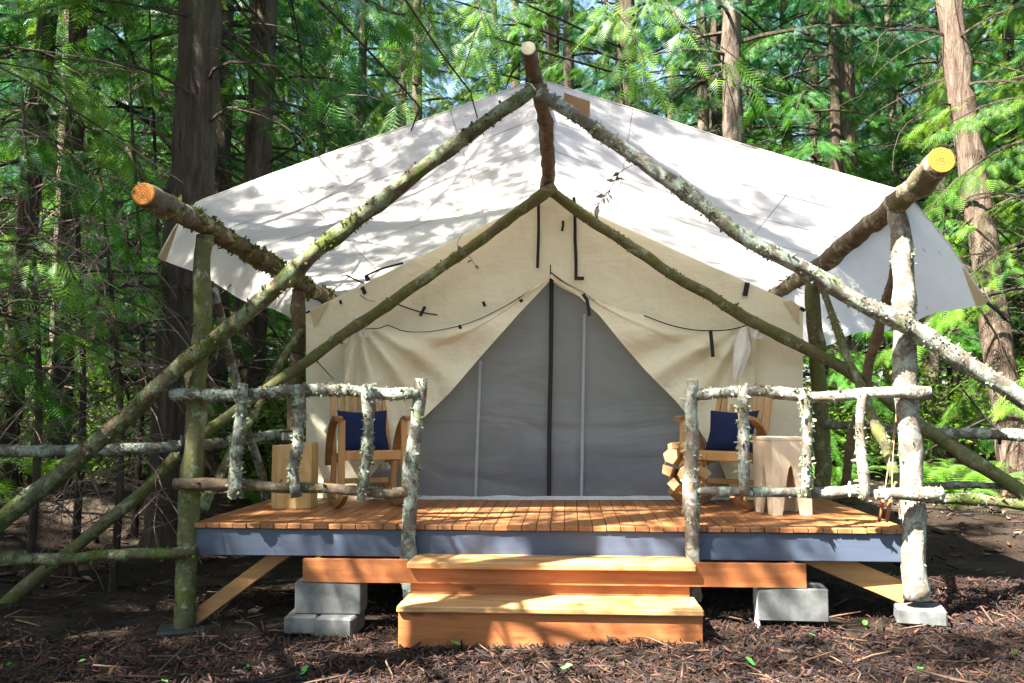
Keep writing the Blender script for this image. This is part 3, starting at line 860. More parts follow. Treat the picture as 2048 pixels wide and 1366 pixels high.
# tied back cloth bunches
def bunch(pts_l, pts_r, Y, seed):
    n = len(pts_l)
    def fn(s, t):
        k = t * (n - 1); i = min(n - 2, int(k)); f = k - i
        a = Vector(pts_l[i]).lerp(Vector(pts_l[i + 1]), f); b = Vector(pts_r[i]).lerp(Vector(pts_r[i + 1]), f)
        p = a.lerp(b, s)
        return P(p.x, p.y, Y - 0.03 * math.sin(s * math.pi) - 0.012 * math.sin(s * 9 + seed + t * 3))
    return MB().grid(14, 20, fn).build('flap_bunch', M['white_cloth'], tn, True)
bunch([(1482, 655), (1468, 690), (1466, 760)], [(1495, 655), (1503, 700), (1478, 762)], YT - 0.19, 1)
bunch([(1494, 648), (1500, 662), (1502, 675)], [(1512, 645), (1532, 655), (1524, 678)], YT - 0.18, 2)
bunch([(700, 618), (706, 650), (712, 672)], [(722, 640), (730, 655), (735, 674)], YT - 0.16, 3)
# the sides, roof and back of the tent
eL, eR, ap = P(*EL, YT), P(*ER, YT), P(*APEX, YT)
bL, bR = P(612, 1000, YT), P(1606, 1000, YT)
LEN = 3.6
def quad(a, b, name, sag=0.02):
    def fn(s, t):
        p = a.lerp(b, s); return p + Vector((0, LEN * t + 0.002, -sag * math.sin(math.pi * s) * (0.5 + 0.5 * math.sin(t * 9))))
    return MB().grid(10, 20, fn).build(name, M['canvas'], tn, True)
quad(bL, eL, 'side_wall', 0.0); quad(eR, bR, 'side_wall', 0.0); quad(eL, ap, 'roof_panel'); quad(ap, eR, 'roof_panel')
d_ = Vector((0, LEN + 0.004, 0))
MB().add([bL + d_, bR + d_, eR + d_, ap + d_, eL + d_], [(0, 1, 2, 3, 4)]).build('back_wall', M['canvas'], tn)

bx = P(1175, 900, YT + 2.0).x
bed = thing('bed', 'low bed dimly seen through the grey mesh door', 'bed', (bx, YT + 2.2, ZD))
MB().bbox(bx - 0.75, bx + 0.75, YT + 1.35, YT + 3.25, ZD + 0.12, ZD + 0.30, 0.01).build('frame', M['joist'], bed)
MB().bbox(bx - 0.73, bx + 0.73, YT + 1.37, YT + 3.23, ZD + 0.302, ZD + 0.52, 0.05).build('mattress', M['white_cloth'], bed, True)
for sx in (-0.70, 0.64):
    for sy in (1.38, 3.16):
        MB().box(bx + sx, bx + sx + 0.06, YT + sy, YT + sy + 0.06, ZD, ZD + 0.118).build('leg', M['joist'], bed)
for sx in (-0.36, 0.36):
    MB().bbox(bx + sx - 0.30, bx + sx + 0.30, YT + 2.78, YT + 3.18, ZD + 0.525, ZD + 0.66, 0.05).build('cushion', M['white_cloth'], bed, True)

# ------------------------------------------------------------------ fly
fy = thing('tent_fly', 'large weathered white canvas fly stretched over the log frame', 'fly', tuple(P(1080, 170, -0.25)))
YF, YE = -0.22, 4.6
front = [P(316, 515, YF + 0.12), P(350, 452, YF + 0.05), P(392, 404, YF), P(735, 278, YF), P(1054, 166, YF - 0.03), P(1080, 160, YF - 0.03), P(1098, 164, YF - 0.03), P(1450, 278, YF), P(1812, 384, YF), P(1895, 482, YF), P(1976, 606, YF + 0.02)]
rear = [Vector((-2.58, YE, 2.12)), Vector((-2.48, YE, 2.30)), Vector((-2.33, YE, 2.50)), Vector((-1.3, YE, 2.80)), Vector((-0.24, YE, 3.18)), Vector((-0.16, YE, 3.22)), Vector((-0.08, YE, 3.18)), Vector((1.0, YE, 2.84)), Vector((2.08, YE, 2.52)), Vector((2.28, YE, 2.28)), Vector((2.50, YE, 2.02))]
SEG = [0, 0.0275, 0.055, 0.275, 0.485, 0.497, 0.509, 0.72, 0.89, 0.945, 1.0]     # where the fly's folds lie across its width
def poly_at(pts, s):
    L = SEG
    x = s
    for i in range(len(pts) - 1):
        if x <= L[i + 1] + 1e-9:
            return pts[i].lerp(pts[i + 1], (x - L[i]) / (L[i + 1] - L[i]))
    return pts[-1]
RIDGE_S = None
def fly_fn(s, t):
    a, b = poly_at(front, s), poly_at(rear, s)
    p = a.lerp(b, t)
    # cloth sags between ridge and purlins and between the ends
    k = (s - 0.055) / 0.44 if s < 0.497 else (0.89 - s) / 0.393
    sag = math.sin(math.pi * max(0, min(1, k))) if 0 < k < 1 else 0
    p.z -= 0.05 * sag * math.sin(math.pi * min(1, max(0, t * 1.1))) ** 0.5 if t > 0 else 0
    p.z += 0.014 * nz(p.x * 1.3, p.y * 1.6, 5) * sag
    if s < 0.05 or s > 0.90:
        p.x += 0.02 * nz(p.y * 2.5, p.z * 1.5, 6) * min(1, t * 8)
        p.z += 0.025 * math.sin(p.y * 3.4) * min(1, t * 6) * (1 if s < 0.02 or s > 0.985 else 0)
    return p
fm = MB(); fm.grid(201, 60, fly_fn); fm.build('canvas', M['fly'], fy, True)
# hem along the front edge, a tan patch and the corner reinforcements
MB().tube([fly_fn(i / 80, 0) + Vector((0, 0.004, 0)) for i in range(81)], 0.0055, 6).build('hem', M['fly'], fy, True)
MB().grid(6, 6, lambda a, b: fly_fn(lerp(0.527, 0.559, a), lerp(0.012, 0.075, b)) + Vector((0, -0.004, -0.012))).build('patch', M['patch'], fy, True)
def panel_on(front_s0, front_s1, t0, t1, off):
    n = 10
    mb = MB()
    mb.grid(n, n, lambda a, b: fly_fn(lerp(front_s0, front_s1, a), lerp(t0, t1, b * (1 - 0.85 * a if front_s1 > front_s0 else 1 - 0.85 * a))) + Vector(off))
    return mb.build('corner_patch', M['patch'], fy, True)
panel_on(0.0, 0.030, 0.0, 0.022, (0.006, -0.004, -0.006))
panel_on(1.0, 0.968, 0.0, 0.03, (-0.006, -0.004, -0.006))

for q_ in (0.165, 0.385, 0.61, 0.80):
    MB().tube([fly_fn(q_, k / 40) + Vector((0, 0, -0.003)) for k in range(41)], 0.003, 4).build('seam', M['fly'], fy, True)
for k in range(1, 4):
    MB().tube([fly_fn(i_ / 90, k * 0.13) + Vector((0, 0, -0.003)) for i_ in range(5, 82)], 0.0026, 4).build('seam', M['fly'], fy, True)

# guy ropes
def rope(pts, r, label, group='guy ropes of the fly', m='cord', name='guy_rope'):
    o = MB().tube(smooth_path(pts, 0.08), r, 6).build(name, M[m], None, True)
    return tag(o, label, 'rope', group)
cr = fly_fn(1, 0)
rope([cr, P(2050, 672, -0.1), P(2170, 770, 0.4)], 0.005, 'black guy rope running off the right corner of the fly')
rope([P(1975, 606, -0.21), P(1996, 622, -0.2), P(2012, 640, -0.19)], 0.011, 'thick black webbing loop at the right corner of the fly')
rope([P(1925, 778, 0.9), P(1962, 825, 0.95), P(2000, 868, 0.96)], 0.006, 'thin dark rope slanting down to the right guy rail')
rope([P(1996, 852, 0.93), P(2001, 868, 0.92), P(1999, 888, 0.94)], 0.013, 'dark rope wrapped round the right guy rail')
rope([fly_fn(0, 0.35), P(560, 700, 1.3), P(468, 872, 1.15)], 0.005, 'black guy rope from the left hem down to the left guy rail')
rope([P(363, 872, 0.55), P(366, 890, 0.54), P(363, 908, 0.56)], 0.014, 'dark rope wrapped round the left guy rail beside the front post')
rope([P(444, 868, 1.02), P(450, 880, 1.0), P(446, 896, 1.03)], 0.012, 'dark rope wrapped round the left guy rail behind the front post')
rope([fly_fn(0.0, 0.14) + Vector((0.03, 0, 0.05)), fly_fn(0.0, 0.14) + Vector((-0.04, 0, -0.03))], 0.010, 'short black tab on the left hem nearest the front post')
rope([fly_fn(0.0, 0.24) + Vector((0.03, 0, 0.05)), fly_fn(0.0, 0.24) + Vector((-0.04, 0, -0.03))], 0.010, 'short black tab on the left hem above the mossy pole')
rope([fly_fn(1.0, 0.24) + Vector((-0.04, 0, 0.05)), fly_fn(1.0, 0.24) + Vector((0.05, 0, -0.03))], 0.010, 'short black tab on the right hem beside the slanting brace')

# ------------------------------------------------------------------ rocking chairs
def sweep_x(path, wx, h):
    """sweep a rectangle (wx along X, h in the YZ plane) along a path in a plane of constant X; path = [(x,y,z)]"""
    mb = MB(); vs, fs = [], []
    n = len(path); pp = [Vector(p) for p in path]
    hh = h if hasattr(h, '__len__') else [h] * n
    for i, p in enumerate(pp):
        t = (pp[min(i + 1, n - 1)] - pp[max(i - 1, 0)]).normalized()
        nrm = t.cross(Vector((1, 0, 0))).normalized() * (hh[i] / 2)
        sx = Vector((wx / 2, 0, 0))
        vs += [p - sx - nrm, p + sx - nrm, p + sx + nrm, p - sx + nrm]
    for i in range(n - 1):
        a, b = i * 4, i * 4 + 4
        for k in range(4):
            fs.append((a + k, a + (k + 1) % 4, b + (k + 1) % 4, b + k))
    fs += [(3, 2, 1, 0), (4 * n - 4, 4 * n - 3, 4 * n - 2, 4 * n - 1)]
    return mb.add(vs, fs)

def bar(a, b, wx, wy, **k):
    a, b = Vector(a), Vector(b)
    z = (b - a).normalized()
    x = (Vector((1, 0, 0)) - z * z.x).normalized(); y = z.cross(x)
    Mx = Matrix((x, y, z)).transposed().to_4x4(); Mx.translation = a
    return MB().bbox(-wx / 2, wx / 2, -wy / 2, wy / 2, 0, (b - a).length, 0.004, Mx)

def rocking_chair(label, loc, rz):
    t = thing('rocking_chair', label, 'chair', loc, rz, 'rocking chairs on the porch', world=False)
    def rocker_z(y): return 0.022 + 0.62 * y * y
    for s in (-1, 1):
        x = s * 0.235
        pth = [(x, y, rocker_z(y)) for y in np.linspace(-0.43, 0.47, 24)]
        sweep_x(pth, 0.036, [0.044] * 24).build('rocker', M['chair_dark'], t)
        bar((x, -0.245, 0.075), (x * 0.985, -0.215, 0.648), 0.046, 0.036).build('front_leg', M['chair'], t)
        bar((x, 0.14, 0.06), (x, 0.09, 0.375), 0.040, 0.034).build('rear_leg', M['chair'], t)
        # bent arm, rising from the back of the seat and curling forward over the leg
        arm = [(s * 0.258, 0.19, 0.30), (s * 0.262, 0.165, 0.40), (s * 0.264, 0.11, 0.50), (s * 0.264, 0.03, 0.585), (s * 0.264, -0.08, 0.645), (s * 0.262, -0.20, 0.668), (s * 0.260, -0.275, 0.655)]
        sweep_x([tuple(p) for p in smooth_path([Vector(a) for a in arm], 0.04)], 0.056, 0.024).build('arm', M['chair_dark'], t)
        sweep_x([(s * 0.205, -0.215, 0.385), (s * 0.205, 0.25, 0.335)], 0.026, 0.060).build('seat_rail', M['chair'], t)
        bar((s * 0.222, 0.17, 0.30), (s * 0.200, 0.435, 0.905), 0.034, 0.030).build('back_post', M['chair'], t)
    MB().bbox(-0.211, 0.211, -0.242, -0.214, 0.355, 0.418, 0.004).build('front_rail', M['chair'], t)
    MB().bbox(-0.19, 0.19, 0.105, 0.130, 0.16, 0.20, 0.004).build('stretcher', M['chair'], t)
    for k in range(8):
        y = -0.185 + k * 0.052; z = 0.420 - (y + 0.215) * 0.1075
        MB().bbox(-0.215, 0.215, y - 0.022, y + 0.022, z - 0.007, z + 0.007, 0.003).build('seat_slat', M['chair'], t)
    def bk(z): return 0.17 + (z - 0.30) * 0.438
    MB().bbox(-0.19, 0.19, bk(0.36) - 0.014, bk(0.36) + 0.014, 0.335, 0.385, 0.004).build('back_rail', M['chair'], t)
    MB().bbox(-0.215, 0.215, bk(0.90) - 0.012, bk(0.90) + 0.016, 0.872, 0.918, 0.006).build('back_rail', M['chair'], t)
    for k in range(6):
        x = -0.155 + k * 0.062
        bar((x * 1.0, bk(0.386), 0.386), (x * 0.98, bk(0.87), 0.87), 0.033, 0.014).build('back_slat', M['chair'], t)
    return t
p1 = PZ(733, 1011, ZD); p2 = PZ(1452, 1014, ZD)
rocking_chair('wooden rocking chair left of the mesh door, facing the steps', (p1.x, p1.y, ZD), R(24))
rocking_chair('wooden rocking chair right of the mesh door, turned towards the door', (p2.x + 0.0, p2.y, ZD), R(-33))

def pillow(label, loc, rz, tilt, sx=0.185, sz=0.165):
    mb = MB(); n = 22
    vs, fs = [], []
    for side in (1, -1):
        def fn(a, b):
            x, y = a * 2 - 1, b * 2 - 1
            d = max(0.0, (1 - abs(x) ** 2.6)) ** 0.55 * max(0.0, (1 - abs(y) ** 2.6)) ** 0.55
            pin = 1 + 0.07 * (abs(x) * abs(y)) ** 1.5 - 0.05 * (1 - abs(x * y)) * max(abs(x), abs(y)) ** 3
            return Vector((x * sx * pin, side * 0.065 * d + 0.006 * nz(x * 2, y * 2, side) * d, y * sz * pin))
        mb.grid(n, n, fn)
    o = mb.build('pillow', M['pillow'], None, True)
    o.location = loc
    o.rotation_euler = (tilt, 0, rz)
    return tag(o, label, 'pillow', 'navy pillows on the rocking chairs')
def chair_pt(p, rz, x, y, z):
    c, s = math.cos(rz), math.sin(rz)
    return (p.x + x * c - y * s, p.y + x * s + y * c, ZD + z)
pillow('navy pillow on the left rocking chair', chair_pt(p1, R(24), 0.0, 0.150, 0.555), R(24), R(-22))
pillow('navy pillow on the right rocking chair', chair_pt(p2, R(-33), -0.01, 0.150, 0.555), R(-33), R(-22))

# ------------------------------------------------------------------ stump table, lantern, stool, firewood, hanging tool
ps = PZ(580, 1018, ZD)
sp = thing('stump_table', 'tall hewn log block used as a side table left of the chairs', 'table', (ps.x, ps.y + 0.13, ZD), R(4), world=False)
mb = MB()
ang = [(-0.165, -0.07), (-0.11, -0.125), (0.035, -0.14), (0.135, -0.09), (0.16, 0.03), (0.10, 0.13), (-0.04, 0.15), (-0.14, 0.08)]
lv = [(0.0, 0.98), (0.006, 1.0), (0.24, 0.985), (0.462, 0.97), (0.472, 0.945)]
vs = [(x * k + 0.004 * math.sin(z * 9 + x * 30), y * k, z + (0.012 if z > 0.4 else 0) * x / 0.16) for z, k in lv for x, y in ang]
fs = [tuple(range(8))[::-1], tuple(range(32, 40))] + [(i * 8 + k, i * 8 + (k + 1) % 8, i * 8 + 8 + (k + 1) % 8, i * 8 + 8 + k) for i in range(4) for k in range(8)]
mb.add(vs, fs).build('block', M['stump'], sp)
ln = thing('lantern', 'small black and glass lantern standing on the hewn log block', 'lantern', (ps.x - 0.075, ps.y + 0.10, ZD + 0.466), world=False)
MB().tube([(0, 0, 0.0), (0, 0, 0.028), (0, 0, 0.03)], [0.028, 0.031, 0.028], 16).build('base', M['black'], ln, True)
MB().tube([(0, 0, 0.03), (0, 0, 0.05), (0, 0, 0.092)], [0.030, 0.034, 0.040], 16).build('glass', M['glass'], ln, True)
MB().tube([(0, 0, 0.092), (0, 0, 0.098), (0, 0, 0.102)], [0.043, 0.044, 0.036], 16).build('rim', M['black'], ln, True)

pt_ = PZ(1569, 1030, ZD)
sl_ = thing('stool', 'pale plank stool with arched cutouts right of the chairs', 'stool', (pt_.x + 0.02, pt_.y + 0.13, ZD), R(15), world=False)
Wd, Dp, Ht = 0.295, 0.27, 0.535
def vcut_panel(w_, name, Mx, flat=0.0):
    th = 0.024
    poly = [(-w_ / 2 * 0.96, 0), (-w_ / 2 * 0.56, 0)]
    for k in range(9):
        a = k / 8
        x = lerp(-w_ * 0.26, w_ * 0.20, a); 
        poly.append((lerp(-w_ / 2 * 0.50, w_ / 2 * 0.36, a), 0.345 * math.sin(math.pi * (0.04 + 0.92 * a)) ** 1.05))
    poly += [(w_ / 2 * 0.42, 0), (w_ / 2 * 0.96, 0), (w_ / 2, Ht - 0.026), (-w_ / 2, Ht - 0.026)]
    # split into two legs and an upper board, so that each face stays simple
    n = len(poly)
    cut = poly[2:11]
    zt_ = Ht - 0.026
    mb = MB()
    def ext(pl):
        pts = [Mx @ Vector((x, -th / 2, z)) for x, z in pl]
        d = (Mx.to_3x3() @ Vector((0, th, 0)))
        mb.prism(pts, d)
    import bmesh
    pts0 = [Mx @ Vector((x, -th / 2, z)) for x, z in poly]
    pts1 = [Mx @ Vector((x, th / 2, z)) for x, z in poly]
    bm = bmesh.new()
    a = [bm.verts.new(p) for p in pts0]; b = [bm.verts.new(p) for p in pts1]
    f0 = bm.faces.new(a); f1 = bm.faces.new(b[::-1])
    for i in range(n):
        j = (i + 1) % n
        bm.faces.new((a[j], a[i], b[i], b[j]))
    bm.normal_update()
    bmesh.ops.triangulate(bm, faces=[f0, f1], ngon_method='EAR_CLIP')
    bmesh.ops.recalc_face_normals(bm, faces=bm.faces)
    me = bpy.data.meshes.new(name); bm.to_mesh(me); bm.free()
    me.materials.append(M['stool'])
    o = bpy.data.objects.new(name, me); COL.objects.link(o); o.parent = sl_
    return o
vcut_panel(Wd, 'leg_panel', Matrix.Translation((0, -Dp / 2, 0)))
vcut_panel(Wd, 'leg_panel', Matrix.Translation((0, Dp / 2, 0)))
for s in (-1, 1):
    vcut_panel(Dp - 0.028, 'side_panel', Matrix.Translation((s * (Wd / 2 - 0.014), 0, 0)) @ Matrix.Rotation(R(90), 4, 'Z'))
MB().bbox(-Wd / 2 - 0.004, Wd / 2 + 0.004, -Dp / 2 - 0.014, Dp / 2 + 0.014, Ht - 0.025, Ht, 0.004).build('seat', M['stool'], sl_)

fw = thing('firewood_bundle', 'bundle of split firewood hanging from the right railing post', 'firewood', tuple(P(1362, 985, 0.12)))
rf = random.Random(3)
def log(u, v, r, rz, L=0.24, wedge=True):
    c = P(u, v, 0.16)
    d = Vector((math.sin(rz), math.cos(rz), rf.uniform(-0.16, 0.02))).normalized()
    x = Vector((math.cos(rz), -math.sin(rz), 0)); z = Vector((0, 0, 1))
    k = rf.choice([3, 4, 4, 5, 6]); ph = rf.uniform(0, 6)
    ring = []
    for i in range(k):
        a = ph + 2 * math.pi * i / k
        q_ = r * rf.uniform(0.65, 1.15)
        ring.append((q_ * math.cos(a), q_ * math.sin(a)))
    mb = MB()
    pts = [c - d * L / 2 + x * a + z * b for a, b in ring]
    mb.prism(pts, d * L)
    return mb.build('log', M['firewood'], fw)
for u, v, r, rz in ((1346, 914, 0.050, 0.25), (1380, 908, 0.050, -0.1), (1340, 944, 0.046, 0.30), (1369, 944, 0.052, 0.1), (1396, 942, 0.044, -0.2), (1356, 970, 0.040, 0.35), (1384, 972, 0.044, 0.0), (1366, 891, 0.030, 0.9)):
    log(u, v, r, rz)
MB().tube(smooth_path([P(1383, 778, -0.02), P(1372, 840, 0.05), P(1358, 895, 0.10)], 0.05), 0.004, 6).build('rope', M['rope'], fw, True)
MB().tube(smooth_path([P(1388, 778, -0.02), P(1394, 840, 0.05), P(1398, 900, 0.10)], 0.05), 0.004, 6).build('rope', M['rope'], fw, True)
MB().tube(smooth_path([P(1330, 930, 0.10), P(1352, 985, 0.10), P(1392, 980, 0.10), P(1412, 930, 0.10), P(1380, 884, 0.1), P(1340, 895, 0.10), P(1330, 930, 0.1)], 0.04), 0.004, 6).build('rope', M['rope'], fw, True)

ht = thing('hanging_tongs', 'reddish wooden tongs hanging on cords at the right deck corner', 'tongs', tuple(P(1768, 1046, -0.06)))
for a, b in (((1766, 998), (1758, 1044)), ((1781, 998), (1773, 1044))):
    MB().tube([P(*a, -0.085), P(*b, -0.075)], [0.013, 0.011], 8).build('handle', M['red_wood'], ht, True)
for a, b in (((1796, 822), (1768, 996)), ((1793, 822), (1783, 996))):
    MB().tube(smooth_path([P(*a, 0.06), P((a[0] + b[0]) / 2 - 2, (a[1] + b[1]) / 2, 0.03), P(*b, -0.085)], 0.1), 0.0035, 6).build('cord', M['rope'], ht, True)

# dry leaf sprigs left hanging on the poles
def sprig(label, pts, Y, n, size, seed, mat_='dry_leaf'):
    r_ = random.Random(seed)
    t = thing('leaf_sprig', label, 'sprig', tuple(P(*pts[0], Y)), 0, 'dry sprigs hanging from the poles')
    path = smooth_path([P(u, v, Y) for u, v in pts], 0.02)
    MB().tube(path, 0.0025, 5).build('stem', M['twig'], t, True)
    for k in range(n):
        p = path[int(len(path) * (0.25 + 0.75 * k / n)) % len(path)]
        d = Vector((r_.uniform(-1, 1), r_.uniform(-1, 1), r_.uniform(-1.6, 0.2))).normalized()
        s = d.orthogonal().normalized(); s = Matrix.Rotation(r_.uniform(0, 6), 3, d) @ s
        L = size * r_.uniform(0.7, 1.2); W = L * 0.22
        nn = d.cross(s)
        vs = [p, p + d * L * 0.4 + s * W + nn * L * 0.05, p + d * L, p + d * L * 0.4 - s * W + nn * L * 0.05, p + d * L * 0.4]
        MB().add(vs, [(0, 1, 4), (1, 2, 4), (2, 3, 4), (3, 0, 4)]).build('leaf', M[mat_], t, fix=False)
sprig('drooping sprig of dry grey leaves under the right front pole', [(1265, 330), (1240, 345), (1222, 375), (1190, 420)], -0.33, 16, 0.07, 1)
sprig('tiny green sprig on the left inner pole', [(925, 468), (915, 490), (940, 515), (955, 540)], 1.36, 6, 0.07, 2, 'dry_leaf')
sprig('small dry sprig at the rear end of the right side log', [(1590, 545), (1568, 560), (1556, 585)], 1.75, 8, 0.07, 3)

# ------------------------------------------------------------------ bark mulch
def chips(name, n, xr, yr, smin, smax, palette, seed, label, cat, lift=0.0, dens=None, matname='chip', wid=(0.07, 0.24), flat=0.35):
    rng = np.random.default_rng(seed)
    x = rng.uniform(*xr, n); y = rng.uniform(*yr, n)
    if dens is not None:
        keep = np.array([rng.random() < dens(a, b) for a, b in zip(x, y)])
        x, y = x[keep], y[keep]
    n = len(x)
    z = np.array([hgt(a, b) for a, b in zip(x, y)]) + lift * rng.random(n)
    L = smin + (smax - smin) * rng.random(n) ** 2.6
    W = np.clip(L * rng.uniform(*wid, n), 0.003, 0.03); H = W * rng.uniform(0.25, 0.7, n)
    yaw = rng.uniform(0, 2 * math.pi, n); pit = rng.normal(0, flat, n) * np.clip(0.05 / L, 0.2, 1); rol = rng.normal(0, 0.5, n)
    cy, sy, cp, sp_ = np.cos(yaw), np.sin(yaw), np.cos(pit), np.sin(pit)
    ax = np.stack([cy * cp, sy * cp, sp_], 1)
    b0_ = np.stack([-sy, cy, np.zeros(n)], 1); u0 = np.cross(ax, b0_)
    bx = b0_ * np.cos(rol)[:, None] + u0 * np.sin(rol)[:, None]; ux = np.cross(ax, bx)
    c = np.stack([x, y, z + H * 0.3 + np.abs(np.sin(pit)) * L * 0.25], 1)
    tp = rng.uniform(0.2, 0.9, (n, 2))
    bend = rng.normal(0, 0.10, n) * L
    vs = []
    for sx, k in ((-0.5, 0), (0.5, 1)):
        for sb, su in ((-1, -1), (1, -1), (1, 1), (-1, 1)):
            vs.append(c + ax * (sx * L)[:, None] + bx * (sb * W / 2 * tp[:, k] + 0)[:, None] + ux * (su * H / 2)[:, None])
    mid = []
    for sb, su in ((-1, -1), (1, -1), (1, 1), (-1, 1)):
        mid.append(c + bx * (sb * W / 2 + bend)[:, None] + ux * (su * H / 2 + bend * 0.4)[:, None])
    A = np.stack(vs[:4] + mid + vs[4:], 1)                  # n, 12, 3
    Fq = []
    for a, b in ((0, 4), (4, 8)):
        for k in range(4):
            k2 = (k + 1) % 4
            Fq.append((a + k, a + k2, b + k2, b + k))
    Fq += [(3, 2, 1, 0), (8, 9, 10, 11)]
    Fq = np.array(Fq)
    F = (np.arange(n)[:, None, None] * 12 + Fq[None]).reshape(-1, 4)
    pal = np.array(palette)
    col = pal[rng.choice(len(pal), n)] * rng.uniform(0.6, 1.35, (n, 1))
    o = np_mesh(name, A.reshape(-1, 3), F, M[matname], None, np.repeat(col, 12, 0))
    return tag(o, label, cat, kind='stuff')
PAL = [(0.018, 0.010, 0.009), (0.030, 0.017, 0.014), (0.060, 0.024, 0.016), (0.070, 0.033, 0.022), (0.024, 0.017, 0.020), (0.072, 0.033, 0.026), (0.095, 0.052, 0.032), (0.036, 0.022, 0.022), (0.022, 0.016, 0.014)]
def mulch_d(x, y):
    d = 1.0
    if x < -1.2: d = 1.0 if y < -0.28 - 0.10 * (x + 1.2) * 0 + 0.12 * nz(x * 2, 0) else 0.10
    if y > 0.1 and -2.3 < x < 2.2: d = 0.15
    if x > 1.3 and -0.2 < y < 0.5 and x < 2.1: d = 0.25
    return d
chips('bark_mulch', 80000, (-4.6, 4.6), (-1.75, 1.3), 0.010, 0.078, PAL, 2, 'dark shredded bark mulch covering the foreground', 'mulch', 0.018, mulch_d, flat=0.5)
chips('leaf_litter', 16000, (-13, 13), (0.6, 16), 0.03, 0.16, PAL + [(0.20, 0.13, 0.10), (0.12, 0.09, 0.05)], 4, 'brown twigs and litter on the forest floor behind', 'litter', 0.02, lambda x, y: 0.12 if (-2.5 < x < 2.3 and y < 5.5) else 1.0, wid=(0.12, 0.45))
chips('fallen_twigs', 1100, (-4.5, 4.5), (-1.7, 1.2), 0.04, 0.34, [(0.12, 0.07, 0.045), (0.18, 0.11, 0.07), (0.07, 0.045, 0.03)], 5, 'thin loose twigs scattered over the mulch', 'twigs', 0.03, None, wid=(0.025, 0.05), flat=0.5)

lf = MB()
lf.add([(0, -0.022, 0.0), (0.012, -0.004, 0.006), (0.008, 0.012, 0.004), (0, 0.024, 0.010), (-0.010, 0.010, 0.004), (-0.012, -0.005, 0.007), (0, 0, 0.0)], [(0, 1, 6), (1, 2, 6), (2, 3, 6), (3, 4, 6), (4, 5, 6), (5, 0, 6)])
l0 = lf.build('fallen_leaf', M['green_leaf'], fix=False)
rl_ = random.Random(8)
for i, (u, v) in enumerate([(20, 1315), (200, 1305), (165, 1310), (497, 1338), (610, 1345), (1135, 1352), (1225, 1284), (1730, 1258), (1625, 1300), (912, 1294), (1840, 1355), (2030, 1330), (1500, 1352), (330, 1352)]):
    o = l0 if i == 0 else l0.copy()
    if i: COL.objects.link(o)
    p = PZ(u, v, 0.06)
    o.location = (p.x, p.y, hgt(p.x, p.y) + 0.035)
    o.rotation_euler = (rl_.uniform(-0.9, 0.2), rl_.uniform(-0.5, 0.5), rl_.uniform(0, 6))
    s = rl_.uniform(0.9, 1.5); o.scale = (s, s, s)
    tag(o, 'small fresh green leaf lying on the bark mulch', 'leaf', 'green leaves on the mulch')

# ------------------------------------------------------------------ trees
def frond_template(n=7, wd=0.42, base=0.062, droop=0.10):
    vs, fs = [], []
    def tri(a, b, c):
        k = len(vs); vs.extend([a, b, c]); fs.append((k, k + 1, k + 2))
    tri((0, -0.012, 0), (0, 0.012, 0), (1, 0, -droop))
    for i in range(n):
        x = 0.06 + 0.90 * i / n
        l = wd * (0.35 + 0.65 * math.sin(math.pi * min(1, 0.18 + 0.85 * x) ** 0.8)) * (1.05 - 0.75 * x)
        for s in (-1, 1):
            z0 = -droop * x * x
            jx = 0.02 * s
            tri((x + jx, 0, z0), (x + base + jx, s * 0.004, z0), (x + l * 0.75 + jx, s * l, z0 - 0.08 * l - droop * 0.3))
    return np.array(vs), np.array(fs)
def spray_template(n=9):
    """cedar spray: side branchlets carrying their own leaflets"""
    vs, fs = [], []
    def tri(a, b, c):
        k = len(vs); vs.extend([a, b, c]); fs.append((k, k + 1, k + 2))
    tri((0, -0.010, 0), (0, 0.010, 0), (1, 0, -0.15))
    for i in range(n):
        x = 0.05 + 0.92 * i / n
        l = 0.48 * (1.08 - 0.85 * x) * (0.5 + 0.5 * min(1, x * 4))
        for s in (-1, 1):
            dx, dy = 0.72, 0.70 * s
            for j in range(5):
                f = (j + 0.4) / 5
                bx_, by_ = x + dx * l * f, dy * l * f
                ll = l * 0.34 * (1.1 - f * 0.8)
                zz = -0.15 * bx_ ** 2 - 0.06 * f
                for s2 in (-1, 1):
                    ax_, ay_ = (dx + s2 * -dy * 0.85) , (dy + s2 * dx * 0.85)
                    tri((bx_, by_, zz), (bx_ + dx * 0.022, by_ + dy * 0.022, zz), (bx_ + ax_ * ll, by_ + ay_ * ll, zz - 0.015))
            tri((x, 0, -0.15 * x * x), (x + 0.02, 0, -0.15 * x * x), (x + dx * l * 1.08, dy * l * 1.08, -0.15 * (x + dx * l) ** 2 - 0.07))
    return np.array(vs), np.array(fs)
FT = frond_template(); FS = spray_template()

def place_fronds(rng, tmpl, pos, dirn, size, tintv, rolls=0.5):
    tv, tf = tmpl
    n = len(pos)
    d = dirn / np.linalg.norm(dirn, axis=1)[:, None]
    up = np.tile(np.array([0, 0, 1.0]), (n, 1)) + rng.normal(0, rolls, (n, 3))
    s = np.cross(up, d); s /= (np.linalg.norm(s, axis=1)[:, None] + 1e-9)
    nn = np.cross(d, s)
    Vv = pos[:, None] + (tv[None, :, 0:1] * d[:, None] + tv[None, :, 1:2] * s[:, None] + tv[None, :, 2:3] * nn[:, None]) * size[:, None, None]
    Fv = tf[None] + (np.arange(n) * len(tv))[:, None, None]
    return Vv.reshape(-1, 3), Fv.reshape(-1, 3), np.repeat(tintv, len(tv))

